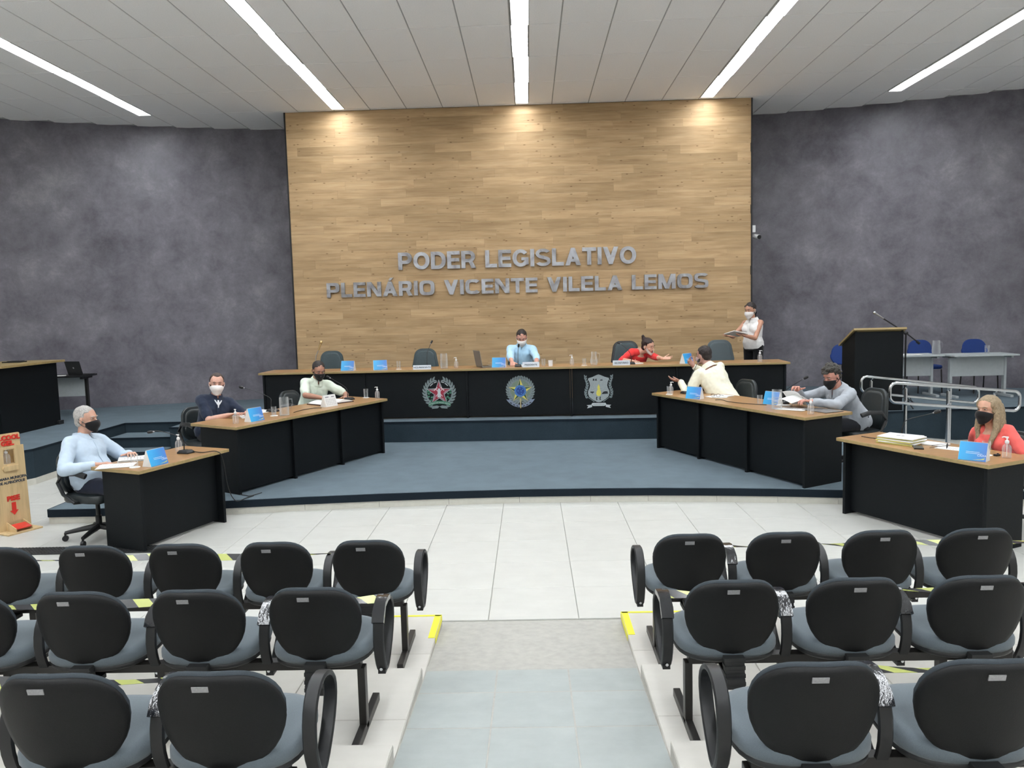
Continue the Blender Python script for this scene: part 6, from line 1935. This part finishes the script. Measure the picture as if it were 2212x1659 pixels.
# ---- surveillance camera beside the timber wall
root = thing('security_camera', 'white bullet security camera on the edge of the oak wall', 'camera', (3.895, 14.25, 3.19))
MB().box((0.0, 0.0, 0.0), (0.012, 0.08, 0.08)).build('mount', 'white_plastic', root, smooth=0, bevel=0.004)
MB().tube([(0, 0, 0), (0.05, -0.02, 0.0), (0.07, -0.05, 0.02)], 0.012, 8).build('arm', 'white_plastic', root)
MB().tube([(0.06, 0.0, 0.03), (0.12, -0.16, -0.005)], 0.04, 16).build('housing', 'white_plastic', root)
MB().tube([(0.12, -0.16, -0.005), (0.1245, -0.172, -0.0076)], 0.036, 16).build('lens', 'screen_dark', root)
tag(MB().box((0, 0, 0), (0.06, 0.05, 0.12)).build('junction_box', 'white_plastic', None, (3.93, 14.13, 3.33), 0, smooth=0, bevel=0.004), 'small white junction box above the security camera', 'junction box')

# ================================================================== SANITIZER TOTEM
dv = V((0.431, 0.902)); nv_ = V((0.902, -0.431))
tot = thing('sanitizer_stand', 'plywood foot-pedal sanitizer stand with red lettering at the far left', 'sanitizer stand', (-5.13, 7.60, 0), math.atan2(0.902, 0.431))
MB().box((0, -0.04, 0.008), (0.34, 0.27, 0.016)).build('base', 'plywood', tot, smooth=0, bevel=0.002)
bw = 0.315
def front_poly(pts, y0, y1):
    mb = MB(); n = len(pts)
    mb.add([(x, y0, z) for x, z in pts] + [(x, y1, z) for x, z in pts], [tuple(range(n)), tuple(range(2 * n - 1, n - 1, -1))] + [(i, (i + 1) % n, n + (i + 1) % n, n + i) for i in range(n)])
    return mb
front_poly([(-bw / 2, 0.016), (bw / 2, 0.016), (bw / 2 - 0.01, 0.56), (-bw / 2 + 0.01, 0.56)], -0.012, 0.006).build('lower_panel', 'plywood', tot, smooth=0)
front_poly([(-bw / 2 + 0.01, 0.56), (-0.06, 0.56), (-0.06, 0.84), (-bw / 2 + 0.015, 0.84)], -0.012, 0.006).build('side_strip', 'plywood', tot, smooth=0)
front_poly([(0.05, 0.56), (bw / 2 - 0.01, 0.56), (bw / 2 - 0.015, 0.84), (0.05, 0.84)], -0.012, 0.006).build('side_strip', 'plywood', tot, smooth=0)
front_poly([(-0.06, 0.56), (0.05, 0.56), (0.05, 0.665), (-0.06, 0.665)], -0.012, 0.006).build('window_sill', 'plywood', tot, smooth=0)
MB().box((-0.005, -0.003, 0.825), (0.11, 0.018, 0.03)).build('window_head', 'plywood', tot, smooth=0)
front_poly([(-bw / 2 + 0.02, 0.835)] + [(bw / 2 - 0.035, 0.835)] + [(bw / 2 - 0.035, 0.955), (bw / 2 - 0.045, 0.965), (-bw / 2 + 0.03, 0.965), (-bw / 2 + 0.02, 0.955)], 0.004, 0.02).build('header', 'plywood', tot, smooth=0)
MB().box((0, 0.09, 0.43), (0.28, 0.012, 0.8)).build('back_panel', 'plywood', tot, smooth=0)
for sx in (-1, 1):
    MB().box((sx * 0.145, 0.045, 0.43), (0.012, 0.085, 0.8)).build('side_panel', 'plywood', tot, smooth=0)
front_poly([(-0.07, 0.60), (0.075, 0.60), (0.085, 0.625), (0.075, 0.65), (-0.07, 0.65), (-0.08, 0.625)], -0.03, -0.012).build('drip_tray', 'plywood', tot, smooth=0)
def totem_text(txt, size, z, mat, x=0.0, y=-0.014, depth=0.006, bold=0.002, xs=1.0):
    me = text_mesh(txt, size, depth, mat, 'CENTER', xs, bold)
    place('lettering', me, tot, (x, y, z))
totem_text('ÁLCOOL', 0.062, 0.905, 'red_acrylic', -0.005, 0.0, 0.008, 0.003)
totem_text('GEL', 0.062, 0.85, 'red_acrylic', -0.005, 0.0, 0.008, 0.003, 1.15)
totem_text('CÂMARA MUNICIPAL', 0.036, 0.515, 'print_dark', 0, -0.0135, 0.003, 0.001, 0.95)
totem_text('DE ALPINÓPOLIS', 0.036, 0.475, 'print_dark', 0, -0.0135, 0.003, 0.001, 0.95)
totem_text('PISE', 0.066, 0.305, 'red_acrylic', 0, -0.0145, 0.006, 0.003, 1.1)
front_poly([(-0.02, 0.285), (-0.02, 0.205), (-0.04, 0.205), (0, 0.16), (0.04, 0.205), (0.02, 0.205), (0.02, 0.285)], -0.018, -0.012).build('arrow', 'red_acrylic', tot, smooth=0)
for sx in (-1, 1):
    pb = MB()
    pb.add([(sx * 0.075, -0.012, 0.016), (sx * 0.075, -0.155, 0.016), (sx * 0.075, -0.155, 0.05), (sx * 0.075, -0.012, 0.1), (sx * 0.083, -0.012, 0.016), (sx * 0.083, -0.155, 0.016), (sx * 0.083, -0.155, 0.05), (sx * 0.083, -0.012, 0.1)], [(0, 1, 2, 3), (7, 6, 5, 4), (0, 4, 5, 1), (1, 5, 6, 2), (2, 6, 7, 3), (3, 7, 4, 0)])
    pb.build('pedal_cheek', 'plywood', tot, smooth=0)
MB().box((0, 0, 0), (0.145, 0.11, 0.012), mat=T(0, -0.10, 0.058) @ Rx(14)).build('pedal', 'red_acrylic', tot, smooth=0, bevel=0.003)
sb = sanitizer('sanitizer bottle inside the plywood stand', (-5.13 + 0.902 * -0.045, 7.60 - 0.431 * -0.045, 0.665), -0.4)
sb.scale = (1.15, 1.15, 0.92)
MB().box((0, 0.045, 0.658), (0.26, 0.08, 0.01)).build('bottle_shelf', 'plywood', tot, smooth=0)

# ---- rubber mat with studs under the left floor desk
root = thing('rubber_mat', 'narrow black studded rubber mat beside the left floor desk', 'mat', (-4.0, 6.86, 0))
MB().box((0, 0, 0.006), (1.75, 0.20, 0.010)).build('sheet', 'rubber', root, smooth=0, bevel=0.002)
st_ = MB()
for i in range(56):
    for j in range(6):
        st_.box((-0.85 + i * 0.031, -0.082 + j * 0.033, 0.0125), (0.014, 0.014, 0.004), PI / 4)
o = st_.build('studs', 'rubber', root, smooth=0); o['kind'] = 'stuff'

bpy.data.scenes.remove(_wk)
